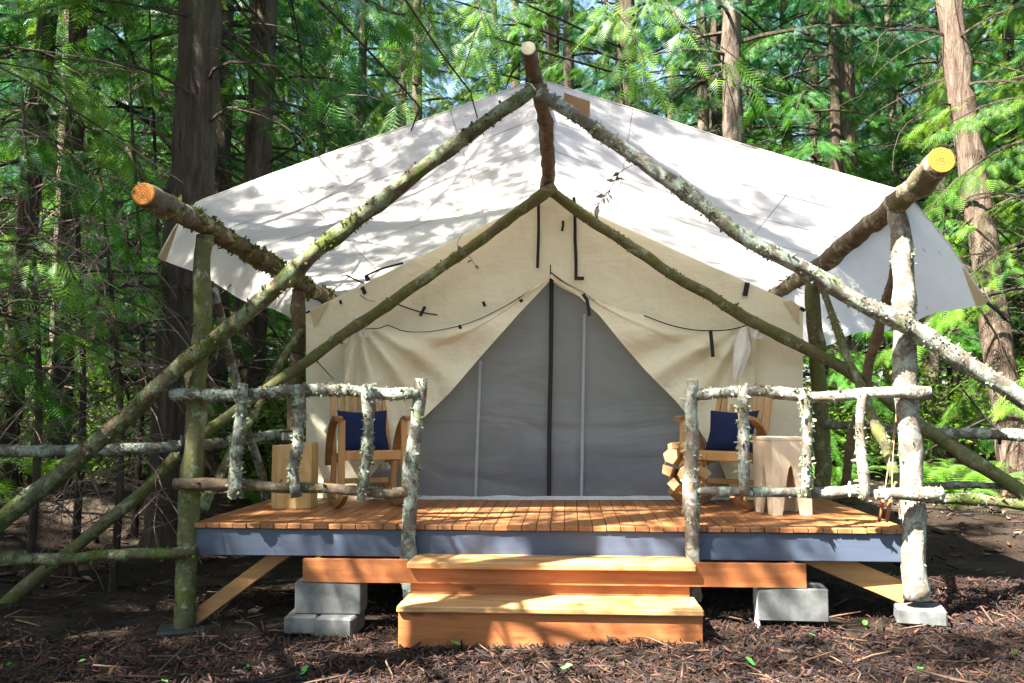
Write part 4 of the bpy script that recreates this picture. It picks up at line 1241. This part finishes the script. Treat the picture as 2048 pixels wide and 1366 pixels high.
def branch_pts(rng, az, h, L, rise, droop, n=7, wob=0.06):
    t = np.linspace(0, 1, n)
    a = az + np.cumsum(rng.normal(0, wob, n))
    step = L / (n - 1)
    x = np.concatenate([[0], np.cumsum(np.cos(a[1:]) * step)]); y = np.concatenate([[0], np.cumsum(np.sin(a[1:]) * step)])
    z = h + rise * L * t - droop * L * t ** 2 + rng.normal(0, 0.01 * L, n) * t
    return np.stack([x, y, z], 1)

def crown(seed, H, h0, Lmax, nb, fpb, dead=0, droop=0.35, rise=0.10, fsize=(0.22, 0.50), hd0=1.0, top_pow=0.8, tw=3, spread=0.38):
    """foliage and limbs of one conifer, in its own coordinates"""
    rng = np.random.default_rng(seed)
    limbs = MB(); Pp, Dd, Ss, Tt = [], [], [], []
    for i in range(nb):
        h = h0 + (H - h0) * (i + rng.random()) / nb
        L = Lmax * max(0.08, (1 - (h - h0) / (H - h0) * 0.93)) ** top_pow * rng.uniform(0.65, 1.15)
        az = i * 2.399 + rng.normal(0, 0.4)
        pts = branch_pts(rng, az, h, L, rise, droop * rng.uniform(0.6, 1.4))
        limbs.tube(pts, list(np.linspace(0.012 + 0.009 * L, 0.004, len(pts))), 5, False)
        k = int(fpb * (0.4 + 0.6 * L / Lmax))
        t = rng.uniform(0.18, 1.0, k) ** 0.8
        q_ = t * (len(pts) - 1.001); i0 = q_.astype(int); fr_ = (q_ - i0)[:, None]
        c = pts[i0] * (1 - fr_) + pts[i0 + 1] * fr_
        bd_ = pts[i0 + 1] - pts[i0]; bd_ /= np.linalg.norm(bd_, axis=1)[:, None]
        side = np.where(rng.random(k) < 0.5, -1, 1)
        an = side * rng.uniform(0.5, 1.25, k)
        ca, sa = np.cos(an), np.sin(an)
        sd = np.stack([bd_[:, 0] * ca - bd_[:, 1] * sa, bd_[:, 0] * sa + bd_[:, 1] * ca, bd_[:, 2]], 1)
        off = rng.random(k) * (spread * L * (1.1 - t) + 0.12)
        c = c + sd * off[:, None]; c[:, 2] -= 0.28 * off ** 1.5 + rng.random(k) * 0.06
        sd[:, 2] -= rng.uniform(0.05, 0.6, k)
        Pp.append(c); Dd.append(sd); Ss.append(rng.uniform(*fsize, k)); Tt.append(np.clip(rng.normal(0.15 + 0.6 * rng.random(), 0.25, k), 0, 1))
    for i in range(dead):
        h = rng.uniform(hd0, h0 + 1.5)
        L = Lmax * rng.uniform(0.35, 0.95)
        pts = branch_pts(rng, rng.uniform(0, 6.28), h, L, rng.uniform(-0.15, 0.3), rng.uniform(0.1, 0.6), 8, 0.16)
        limbs.tube(pts, list(np.linspace(0.006 + 0.006 * L, 0.003, len(pts))), 4, False)
        for _ in range(tw):
            j = rng.integers(2, 7); a = rng.uniform(0, 6.28)
            q_ = branch_pts(rng, a, 0, L * rng.uniform(0.15, 0.45), rng.uniform(-0.5, 0.3), 0.3, 5, 0.3) + pts[j]
            limbs.tube(q_, list(np.linspace(0.006, 0.002, 5)), 3, False)
    return np.concatenate(Pp), np.concatenate(Dd), np.concatenate(Ss), np.concatenate(Tt), limbs, rng

TRI = 0
def crown_objs(seed, mat_, tmpl=FT, rolls=0.5, **kw):
    global TRI
    p, d, s, t, limbs, rng = crown(seed, **kw)
    Vv, Fv, Tv = place_fronds(rng, tmpl, p, d, s, t, rolls)
    f = np_mesh('crown', Vv, Fv, mat_, None, np.repeat(Tv[:, None], 3, 1))
    f['kind'] = 'stuff'
    l = limbs.build('limbs', M['limb'], None, False, fix=False)
    l['kind'] = 'stuff'
    TRI += len(Fv) + 2 * len(limbs.f)
    return f, l

def trunk_mesh(name, pts, r0, r1, mat_, parent, sides=16, flare=0.35, seed=0, jit=0.22):
    path = smooth_path(pts, 0.25)
    n = len(path)
    rr = []
    L = 0; acc = [0]
    for a, b in zip(path, path[1:]): L += (b - a).length; acc.append(L)
    for i in range(n):
        rr.append(lerp(r0, r1, acc[i] / L) * (1 + flare * math.exp(-acc[i] / 0.45)))
    return MB().tube(path, rr, sides, True, jit, seed).build(name, mat_, parent, True)

PROTO = []
FINE = (0.10, 0.27)
specs = [
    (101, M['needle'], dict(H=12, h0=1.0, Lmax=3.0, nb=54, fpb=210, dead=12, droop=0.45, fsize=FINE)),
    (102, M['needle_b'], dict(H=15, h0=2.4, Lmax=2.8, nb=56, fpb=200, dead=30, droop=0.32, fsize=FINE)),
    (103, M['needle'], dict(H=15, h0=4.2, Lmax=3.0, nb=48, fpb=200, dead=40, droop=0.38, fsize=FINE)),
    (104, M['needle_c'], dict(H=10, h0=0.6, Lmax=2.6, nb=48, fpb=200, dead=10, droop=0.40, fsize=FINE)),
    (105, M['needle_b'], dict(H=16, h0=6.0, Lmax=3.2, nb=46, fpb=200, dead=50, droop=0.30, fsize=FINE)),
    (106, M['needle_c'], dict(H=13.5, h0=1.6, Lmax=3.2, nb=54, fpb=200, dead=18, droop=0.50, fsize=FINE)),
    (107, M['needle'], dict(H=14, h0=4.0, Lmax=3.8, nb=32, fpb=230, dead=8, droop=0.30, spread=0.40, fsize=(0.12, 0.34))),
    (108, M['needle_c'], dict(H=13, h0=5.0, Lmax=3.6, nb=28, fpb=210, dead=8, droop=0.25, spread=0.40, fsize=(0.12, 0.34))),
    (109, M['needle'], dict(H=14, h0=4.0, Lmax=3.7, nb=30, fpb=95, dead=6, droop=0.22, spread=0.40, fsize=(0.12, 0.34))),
]
for sd, mt, kw in specs:
    PROTO.append(crown_objs(sd, mt, **kw))
# generic trunk meshes, one unit high, scaled by the tree's height
TRUNKS = []
for k, mt in enumerate((M['trunk_grey'], M['trunk_dark'], M['trunk_mossy'])):
    o = trunk_mesh('trunk', [Vector((0, 0, -0.4)), Vector((0.06, 0.03, 6)), Vector((0.0, 0.05, 13)), Vector((0.04, 0, 20))], 0.115, 0.035, mt, None, 12, 0.3, k)
    TRUNKS.append(o)
used = set()
def use(o, parent):
    if o.name in used:
        c = o.copy(); COL.objects.link(c)
    else:
        used.add(o.name); c = o
    c.parent = parent
    return c

def forest_tree(x, y, k, tk, rz, s, label, group, name='conifer_tree', lift=0.0, cs=1.0):
    t = thing(name, label, 'tree', (x, y, hgt(x, y) - 0.05), rz, group, world=False)
    t.scale = (s, s, s)
    use(TRUNKS[tk], t)
    f, l = PROTO[k]
    a = use(f, t); b = use(l, t)
    for o in (a, b):
        o.location.z = lift; o.scale = (cs, cs, 1)
    return t

def big_tree(label, path, r0, r1, mat_, k, rz, lift, cs=1.0, cz=1.0, name='conifer_tree', group='tall conifers round the clearing', crown_at=None, seed=1):
    base = Vector(path[0])
    t = thing(name, label, 'tree', tuple(base), 0, group)
    trunk_mesh('trunk', [base - Vector((0, 0, 0.4))] + [Vector(p) for p in path], r0, r1, mat_, t, 18, 0.35, seed, 0.28)
    if k is not None:
        f, l = PROTO[k]
        top = Vector(path[-1]); d = top - base
        for o in (use(f, t), use(l, t)):
            o.location = (d.x * 0.5, d.y * 0.5, lift); o.rotation_euler = (0, 0, rz); o.scale = (cs, cs, cz)
    return t
def ext(u0, v0, u1, v1, Y, top=14.0, zb=None):
    """trunk axis through two sight lines at depth Y, run from the ground to height top"""
    a, b = P(u0, v0, Y), P(u1, v1, Y)
    d = (b - a) / (b.z - a.z)
    g0 = a + d * (hgt(a.x, a.y) - a.z)
    return [g0, a + d * (3 - a.z), a + d * (7 - a.z), a + d * (top - a.z)]
big_tree('thick dark cedar trunk close behind the left post', ext(350, 1000, 398, 100, 2.35, 16), 0.245, 0.06, M['trunk_dark'], 2, 1.0, 0.6, 1.0, 1.0, seed=3)
big_tree('dark trunk seen between the left posts under the fly', ext(495, 800, 524, 150, 4.6, 16), 0.18, 0.10, M['trunk_dark'], 4, 2.2, -0.5, 0.9, 1.0, seed=4)
big_tree('narrow trunk rising behind the ridge pole', ext(1112, 400, 1102, 0, 12, 18), 0.15, 0.12, M['trunk_dark'], 2, 0.3, 0.0, 0.8, 1.0, seed=5)
big_tree('sunlit reddish trunk behind the right slope of the fly', ext(1470, 500, 1462, 40, 8.2, 18), 0.165, 0.13, M['trunk_grey'], 4, 1.3, 0.0, 0.9, 1.0, seed=6)
big_tree('slim straight pinkish trunk above the right slope of the fly', ext(1698, 500, 1690, 20, 10.2, 18), 0.165, 0.12, M['trunk_red'], 4, 3.0, 1.0, 0.8, 1.0, seed=7)
big_tree('leaning reddish trunk at the right edge of the clearing', ext(1994, 683, 1897, 0, 5.9, 13), 0.19, 0.12, M['trunk_red'], 4, 4.0, 1.4, 0.8, 1.0, seed=8)
big_tree('thin dark trunk left of the sunlit reddish one', ext(1438, 500, 1432, 40, 11.5, 18), 0.12, 0.10, M['trunk_dark'], 1, 2.0, 2.0, 0.6, 1.0, seed=9)
big_tree('thin dark trunk right of the sunlit reddish one', ext(1506, 500, 1500, 100, 12.5, 18), 0.09, 0.07, M['trunk_grey'], 2, 5.0, 2.0, 0.6, 1.0, seed=10)
big_tree('dark trunk half hidden right behind the left front post', ext(428, 900, 436, 500, 5.8, 16), 0.17, 0.12, M['trunk_dark'], 1, 5.0, 1.2, 0.8, 1.0, seed=11)
big_tree('small trunk seen past the pale right post', ext(1862, 800, 1872, 560, 10.0, 15), 0.12, 0.09, M['trunk_grey'], 0, 5.0, 1.5, 0.8, 1.0, seed=12)
big_tree('dim leaning trunk at the far left of the thicket', ext(20, 800, 70, 300, 3.6, 9), 0.13, 0.08, M['trunk_dark'], 5, 0.7, 2.6, 0.6, 0.8, seed=13)

# the woods behind
rt = random.Random(21)
placed = [(-2.9, 2.35), (-3.2, 4.6)]
cnt = 0
def add_wood(n, y0, y1, half, group_of, mind, sc=(0.85, 1.25), ks=None, avoid=True, xs=None):
    global cnt
    tries = 0; got = 0
    while got < n and tries < 4000:
        tries += 1
        y = rt.uniform(y0, y1)
        x = rt.uniform(*(xs or (-half(y), half(y))))
        if avoid and abs(x) < 4.2 and y < 7.5: continue
        if any((x - a) ** 2 + (y - b) ** 2 < mind ** 2 for a, b in placed): continue
        placed.append((x, y)); got += 1; cnt += 1
        lab, grp = group_of(x, y)
        forest_tree(x, y, rt.choice(ks or [0, 1, 2, 3, 4, 5]), rt.choice([0, 0, 1, 2]), rt.uniform(0, 6.28), rt.uniform(*sc), lab, grp)
def lab_of(x, y):
    side = 'left of' if x < -3.4 else ('right of' if x > 3.4 else 'behind')
    if y < 12:
        return ('bushy green conifer in the near woods %s the tent' % side, 'near woods %s the tent' % side)
    return ('far conifer in the deep woods %s the tent' % side, 'deep woods %s the tent' % side)
wide = lambda y: 0.75 * (y + 5.74) + 1.5
for x, y, k, tk in ((-5.6, 3.9, 0, 1), (-7.6, 1.9, 5, 1), (-6.9, 6.0, 1, 0), (-4.6, 7.4, 0, 1), (6.3, 5.2, 5, 0), (7.6, 8.0, 0, 2), (4.3, 8.6, 0, 1), (9.4, 4.4, 3, 1)):
    placed.append((x, y)); lab, grp = lab_of(x, y)
    forest_tree(x, y, k, tk, rt.uniform(0, 6), rt.uniform(0.9, 1.1), lab, grp)
add_wood(4, 9, 13, lambda y: 4.0, lab_of, 2.2, (0.95, 1.15), [0, 5, 5])
add_wood(13, 7, 14, wide, lab_of, 2.2)
add_wood(26, 14, 28, wide, lab_of, 2.4, (0.95, 1.35))
add_wood(40, 28, 52, wide, lab_of, 2.8, (1.3, 2.0), [0, 1, 5])
add_wood(9, 5, 15, wide, lab_of, 1.5, (0.9, 1.2), [0, 0, 1, 5], True, (-15, -4.6))
add_wood(5, 8, 15, wide, lab_of, 1.7, (0.9, 1.2), [0, 1, 5], True, (4.8, 14))
add_wood(8, 15, 22, wide, lab_of, 1.8, (1.2, 1.5), [0, 1, 5])
# trees round the camera, out of the picture, whose branches dapple the sun
def rank_near():
    """tell the near trees apart by their order across the picture"""
    words = ['leftmost'] + [q + ' from the left' for q in 'second third fourth fifth sixth seventh eighth ninth tenth eleventh twelfth thirteenth fourteenth fifteenth sixteenth seventeenth eighteenth nineteenth twentieth'.split()]
    groups = {}
    for o in list(COL.objects):
        if str(o.get('group', '')).startswith('near woods'):
            d = Vector(o.location) + Vector((0, 0, 3)) - CAM
            u = 1024 + FPX * d.dot(_r) / d.dot(_f)
            if -20 < u < 2068: groups.setdefault(o['group'], []).append((u, o))
            else: tag(o, 'bushy green conifer just beyond the %s edge of the picture' % ('left' if u < 0 else 'right'))
    for g_, l_ in groups.items():
        for (u, o), w_ in zip(sorted(l_, key=lambda q: q[0]), words):
            o['label'] = 'bushy green conifer, %s in the %s' % (w_, g_)
rank_near()
rs = random.Random(4)
SHADE = [(-8.7, -0.4, 6, 1.0), (-4.5, -1.3, 7, 0.95), (-6.9, -1.4, 6, 1.0), (-8.8, -5.0, 7, 1.0), (-3.2, -7.4, 7, 0.95), (-9.8, -3.2, 6, 1.0), (1.2, -11.5, 7, 1.0), (5.6, -5.6, 7, 1.0), (7.8, -1.6, 6, 0.95), (-11.5, -8.0, 6, 1.1)]
for x, y, k, s in SHADE:
    forest_tree(x, y, k, 1, rs.uniform(0, 6), s, 'tall conifer standing beside the camera with overhanging branches', 'conifers beside the camera', lift=0.8)

for i in range(16):                                          # the woods go on behind the camera
    a_ = R(180 + i * 180 / 15.0)
    q_ = rs.uniform(11, 15)
    forest_tree(q_ * math.cos(a_) * 1.15, -5.5 + q_ * math.sin(a_), [0, 5, 1, 3][i % 4], i % 3, rs.uniform(0, 6), rs.uniform(1.0, 1.2), 'conifer of the woods behind the camera', 'woods behind the camera')

# overhanging boughs in the upper part of the picture, carried by two trees beyond the frame
CROWN_RZ = 2.0
def bough_tree(label, tx, ty, boughs, mat_, seed, crown_at=None, spread=0.45):
    t = thing('cedar_tree', label, 'tree', (tx, ty, hgt(tx, ty)), 0, 'tall conifers round the clearing')
    trunk_mesh('trunk', [Vector((tx, ty, -0.4)), Vector((tx, ty, 4)), Vector((tx, ty, 12))], 0.2, 0.1, M['trunk_dark'], t, 14, 0.3, seed)
    for k, lift, cs, cz in crown_at or ():
        for o in (use(PROTO[k][0], t), use(PROTO[k][1], t)):
            o.location = (0, 0, lift); o.scale = (cs, cs, cz); o.rotation_euler = (0, 0, CROWN_RZ)
    for j, (pts, nsp, ssz, mt) in enumerate(boughs):
        rng = np.random.default_rng(seed * 10 + j)
        path = smooth_path([Vector(p) for p in pts], 0.08)
        n = len(path)
        b = MB().tube(path, [lerp(0.022, 0.004, i / (n - 1)) for i in range(n)], 6).build('bough', M['limb'], t, True)
        arr = np.array([tuple(p) for p in path])
        m0 = int(n * 0.45)
        k = rng.uniform(m0, n - 1.01, nsp); i0 = k.astype(int); fr_ = (k - i0)[:, None]
        c = arr[i0] * (1 - fr_) + arr[i0 + 1] * fr_
        d = arr[i0 + 1] - arr[i0]; d /= np.linalg.norm(d, axis=1)[:, None]
        an = np.where(rng.random(nsp) < 0.5, -1, 1) * rng.uniform(0.2, 1.1, nsp)
        sd = np.stack([d[:, 0] * np.cos(an) - d[:, 1] * np.sin(an), d[:, 0] * np.sin(an) + d[:, 1] * np.cos(an), d[:, 2] - rng.uniform(0.1, 0.9, nsp)], 1)
        c = c + sd * (rng.random((nsp, 1)) ** 1.5 * spread); c[:, 2] -= rng.random(nsp) * 0.10
        Vv, Fv, Tv = place_fronds(rng, FS if nsp < 20 else FT, c, sd, rng.uniform(0.6, 1.2, nsp) * ssz, np.clip(rng.normal(0.55, 0.25, nsp), 0, 1), 0.35)
        Vv = Vv - np.array(t.location)
        f = np_mesh('sprays', Vv, Fv, mt, b, np.repeat(Tv[:, None], 3, 1)); f['kind'] = 'stuff'
    return t
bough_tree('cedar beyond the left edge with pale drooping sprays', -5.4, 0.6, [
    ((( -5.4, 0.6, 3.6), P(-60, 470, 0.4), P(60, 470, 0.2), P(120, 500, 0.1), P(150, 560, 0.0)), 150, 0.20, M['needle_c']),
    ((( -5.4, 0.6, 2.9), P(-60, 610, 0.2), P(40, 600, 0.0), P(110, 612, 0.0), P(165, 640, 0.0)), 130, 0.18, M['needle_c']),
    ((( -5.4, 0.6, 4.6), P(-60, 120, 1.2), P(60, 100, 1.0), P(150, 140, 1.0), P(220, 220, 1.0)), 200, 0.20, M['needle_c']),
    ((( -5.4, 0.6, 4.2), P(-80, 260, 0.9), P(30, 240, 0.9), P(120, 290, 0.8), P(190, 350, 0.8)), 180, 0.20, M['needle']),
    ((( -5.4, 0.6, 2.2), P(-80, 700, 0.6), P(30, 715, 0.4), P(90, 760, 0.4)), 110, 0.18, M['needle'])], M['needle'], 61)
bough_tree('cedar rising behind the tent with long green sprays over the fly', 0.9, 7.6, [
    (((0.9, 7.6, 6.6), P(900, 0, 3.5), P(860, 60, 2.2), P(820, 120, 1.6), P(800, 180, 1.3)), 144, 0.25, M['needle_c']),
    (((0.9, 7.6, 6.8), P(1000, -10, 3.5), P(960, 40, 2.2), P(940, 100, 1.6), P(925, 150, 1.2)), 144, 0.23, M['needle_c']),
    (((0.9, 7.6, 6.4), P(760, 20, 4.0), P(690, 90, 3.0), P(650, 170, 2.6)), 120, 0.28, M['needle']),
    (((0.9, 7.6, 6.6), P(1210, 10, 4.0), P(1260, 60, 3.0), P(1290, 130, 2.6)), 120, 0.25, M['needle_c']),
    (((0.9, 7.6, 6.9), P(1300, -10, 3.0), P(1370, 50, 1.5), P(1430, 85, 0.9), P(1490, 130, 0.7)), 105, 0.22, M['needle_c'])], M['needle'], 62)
bough_tree('fir beyond the top of the frame with one dark twig hanging over the fly', -3.4, -3.0, [
    (((-3.4, -3.0, 5.2), (-1.6, -1.6, 4.4), P(900, 130, -0.9), P(942, 190, -0.8), P(955, 236, -0.8)), 9, 0.13, M['needle_b']),
    (((-3.4, -3.0, 5.0), (-2.0, -1.4, 4.2), P(840, 215, -0.7), P(822, 262, -0.65)), 5, 0.13, M['needle_b'])], M['needle_b'], 63, [(0, 7.2, 0.58, 0.45), (8, 0.75, 0.82, 0.62)], 0.03)

# leafless saplings and dead branches on the left
def sapling(label, base, top, nbr, L, seed, lean=0.0, hmin=0.25):
    rng = np.random.default_rng(seed)
    base = Vector(base); top = Vector(top)
    t = thing('bare_sapling', label, 'sapling', tuple(base), 0, 'leafless saplings in the left thicket')
    stem = smooth_path([base - Vector((0, 0, 0.2)), base.lerp(top, 0.4) + Vector((0.08, 0.05, 0)), top], 0.15)
    MB().tube(stem, list(np.linspace(0.035, 0.010, len(stem))), 7, True, 0.2, seed).build('stem', M['limb'], t, True)
    mb = MB()
    for i in range(nbr):
        p = stem[int(rng.uniform(hmin, 1.0) * (len(stem) - 1))]
        pts = branch_pts(rng, rng.uniform(0, 6.28), 0, L * rng.uniform(0.4, 1.2), rng.uniform(-0.3, 0.35), rng.uniform(0, 0.9), 9, 0.28) + np.array(p)
        mb.tube(pts, list(np.linspace(0.0085, 0.0028, 9)), 4, False)
        for _ in range(5):
            j = rng.integers(1, 8)
            q_ = branch_pts(rng, rng.uniform(0, 6.28), 0, L * rng.uniform(0.12, 0.5), rng.uniform(-0.9, 0.4), rng.uniform(0, 0.6), 6, 0.38) + pts[j]
            mb.tube(q_, list(np.linspace(0.005, 0.0018, 6)), 3, False)
    o = mb.build('twigs', M['twig'], t, False, fix=False); o['kind'] = 'stuff'
    return t
for k, (u, Y, ztop, nbr, L) in enumerate(((150, 1.2, 4.2, 34, 1.0), (270, 2.4, 4.8, 34, 1.1), (60, 0.6, 3.8, 26, 0.9), (230, 0.9, 3.2, 30, 0.8), (300, 4.5, 6.5, 30, 1.6), (120, 5.0, 6.5, 30, 1.6))):
    b = P(u, 1000, Y)
    sapling(['leafless sapling with pale crooked twigs left of the orange log end', 'leafless sapling right before the thick dark cedar', 'leafless sapling nearest the left edge of the picture', 'low leafless sapling above the left guy rail', 'tall leafless sapling behind the thick dark cedar', 'tall leafless sapling deep in the left thicket'][k], (b.x, b.y, hgt(b.x, b.y)), (b.x - 0.25, b.y + 0.1, ztop), nbr, L, 71 + k)

# understorey: broadleaf shrubs and ferns
def leafmass(rng, n, centre, rad, size, up=0.4):
    c = rng.normal(0, 1, (n, 3)); c /= np.linalg.norm(c, axis=1)[:, None]
    c = c * (rng.random((n, 1)) ** 0.45) * np.array(rad) + np.array(centre)
    c[:, 2] += 0.10 * rad[2] * np.sin(c[:, 0] * 7) + 0.1 * rad[2] * np.sin(c[:, 1] * 9)
    d = rng.normal(0, 1, (n, 3)); d[:, 2] *= 0.5; d /= np.linalg.norm(d, axis=1)[:, None]
    nn = rng.normal(0, 0.7, (n, 3)); nn[:, 2] += 1
    s = np.cross(nn, d); s /= np.linalg.norm(s, axis=1)[:, None]
    L = size * rng.uniform(0.6, 1.3, (n, 1))
    V_ = np.stack([c, c + d * L * 0.5 + s * L * 0.28, c + d * L, c + d * L * 0.5 - s * L * 0.28], 1).reshape(-1, 3)
    F_ = np.arange(n * 4).reshape(-1, 4)
    return V_, F_, np.repeat(np.clip(rng.normal(0.5, 0.25, n), 0, 1), 4)
def shrub(label, x, y, rad, n, size, seed, mat_='leaf', zc=None):
    rng = np.random.default_rng(seed)
    z0 = hgt(x, y)
    t = thing('shrub', label, 'shrub', (x, y, z0), 0, 'leafy shrubs in the undergrowth', world=False)
    V_, F_, T_ = leafmass(rng, n, (0, 0, zc or rad[2] * 0.95), rad, size)
    f = np_mesh('foliage', V_, F_, M[mat_], t, np.repeat(T_[:, None], 3, 1)); f['kind'] = 'stuff'
    mb = MB()
    for i in range(12):
        a = rng.uniform(0, 6.28); r = rng.uniform(0.2, 0.8)
        mb.tube([(0.05 * math.cos(a), 0.05 * math.sin(a), -0.05), (rad[0] * r * 0.5 * math.cos(a), rad[1] * r * 0.5 * math.sin(a), rad[2] * 0.7), (rad[0] * r * math.cos(a), rad[1] * r * math.sin(a), rad[2] * 1.4)], [0.012, 0.008, 0.004], 4, False)
    s = mb.build('stems', M['limb'], t, False, fix=False); s['kind'] = 'stuff'
for k, (u, v, Y, rad, n, sz, lab) in enumerate((
        (555, 800, 4.6, (0.8, 0.7, 0.75), 2400, 0.08, 'bright leafy shrub seen between the left posts'),
        (610, 760, 6.0, (0.8, 0.7, 1.2), 2400, 0.08, 'tall leafy shrub just left of the tent wall'),
        (250, 850, 6.5, (1.4, 1.0, 0.8), 3000, 0.09, 'shady shrub above the left guy rail'),
        (60, 830, 4.5, (1.0, 0.8, 0.7), 2600, 0.08, 'dark shrub at the left edge under the thicket'),
        (1700, 800, 7.5, (1.0, 0.8, 0.7), 2600, 0.08, 'dark shrub behind the right railing'),
        (1780, 770, 9.5, (1.3, 0.9, 0.9), 2600, 0.09, 'shaded shrub behind the slanting right brace'),
        (1640, 760, 8.5, (0.9, 0.8, 0.9), 2400, 0.08, 'dark shrub just right of the tent wall'),
        (2040, 780, 9.0, (1.2, 0.8, 0.9), 2400, 0.09, 'green shrub behind the leaning reddish trunk'))):
    p = P(u, v, Y)
    shrub(lab, p.x, p.y, rad, n, sz, 300 + k)
# ferns
def fern_frond(L=0.85):
    vs, fs, ts = [], [], []
    n = 26
    def pt(t): return Vector((L * t, 0, 0.62 * L * math.sin(t * 1.9) - 0.30 * L * t * t))
    for i in range(n):
        t = 0.08 + 0.9 * i / n
        p, p2 = pt(t), pt(t + 0.025)
        l = 0.19 * L * math.sin(math.pi * min(1, 0.12 + 0.88 * t) ** 0.75) + 0.01
        for s in (-1, 1):
            k = len(vs)
            vs += [p, p2, p.lerp(p2, 0.9) + Vector((l * 0.35, s * l, -0.12 * l))]
            fs.append((k, k + 1, k + 2)); ts += [0.35 + 0.5 * t] * 3
    for i in range(8):
        a, b = pt(i / 8), pt((i + 1) / 8)
        k = len(vs)
        vs += [a + Vector((0, -0.005, 0)), a + Vector((0, 0.005, 0)), b]
        fs.append((k, k + 1, k + 2)); ts += [0.1] * 3
    return vs, fs, ts
fvs, ffs, fts = fern_frond()
FERN = np_mesh('frond', np.array([tuple(v) for v in fvs]), np.array(ffs), M['fern'], None, np.repeat(np.array(fts)[:, None], 3, 1))
rfern = random.Random(9)
first = [True]
def fern(label, x, y, s, n=11):
    t = thing('fern', label, 'fern', (x, y, hgt(x, y) + 0.02), rfern.uniform(0, 6), 'ferns on the forest floor', world=False)
    for i in range(n):
        o = FERN if first[0] else FERN.copy()
        if not first[0]: COL.objects.link(o)
        first[0] = False
        o.parent = t
        k = s * rfern.uniform(0.8, 1.15)
        o.scale = (k, k, k)
        o.rotation_euler = (rfern.uniform(-0.15, 0.15), rfern.uniform(-0.35, 0.15), 2 * math.pi * i / n + rfern.uniform(-0.2, 0.2))
for u, v, Y, s, lab in ((1898, 850, 4.6, 0.95, 'bright sunlit fern right of the pale post'), (1955, 845, 5.4, 0.85, 'bright fern beside the leaning reddish trunk'), (1850, 830, 6.5, 0.8, 'fern half hidden behind the pale post'),
                        (540, 850, 4.0, 0.8, 'fern beyond the left railing under the fly'), (1680, 860, 6.0, 0.8, 'fern in the shade behind the right railing'), (110, 900, 3.2, 0.8, 'fern in the dark below the left thicket'), (2035, 860, 6.2, 0.8, 'fern at the right edge of the picture')):
    p = P(u, v, Y)
    fern(lab, p.x, p.y, s)

for o in list(bpy.data.objects):
    if '_world' in o: del o['_world']
print('foliage tris', TRI, 'objects', len(bpy.data.objects))
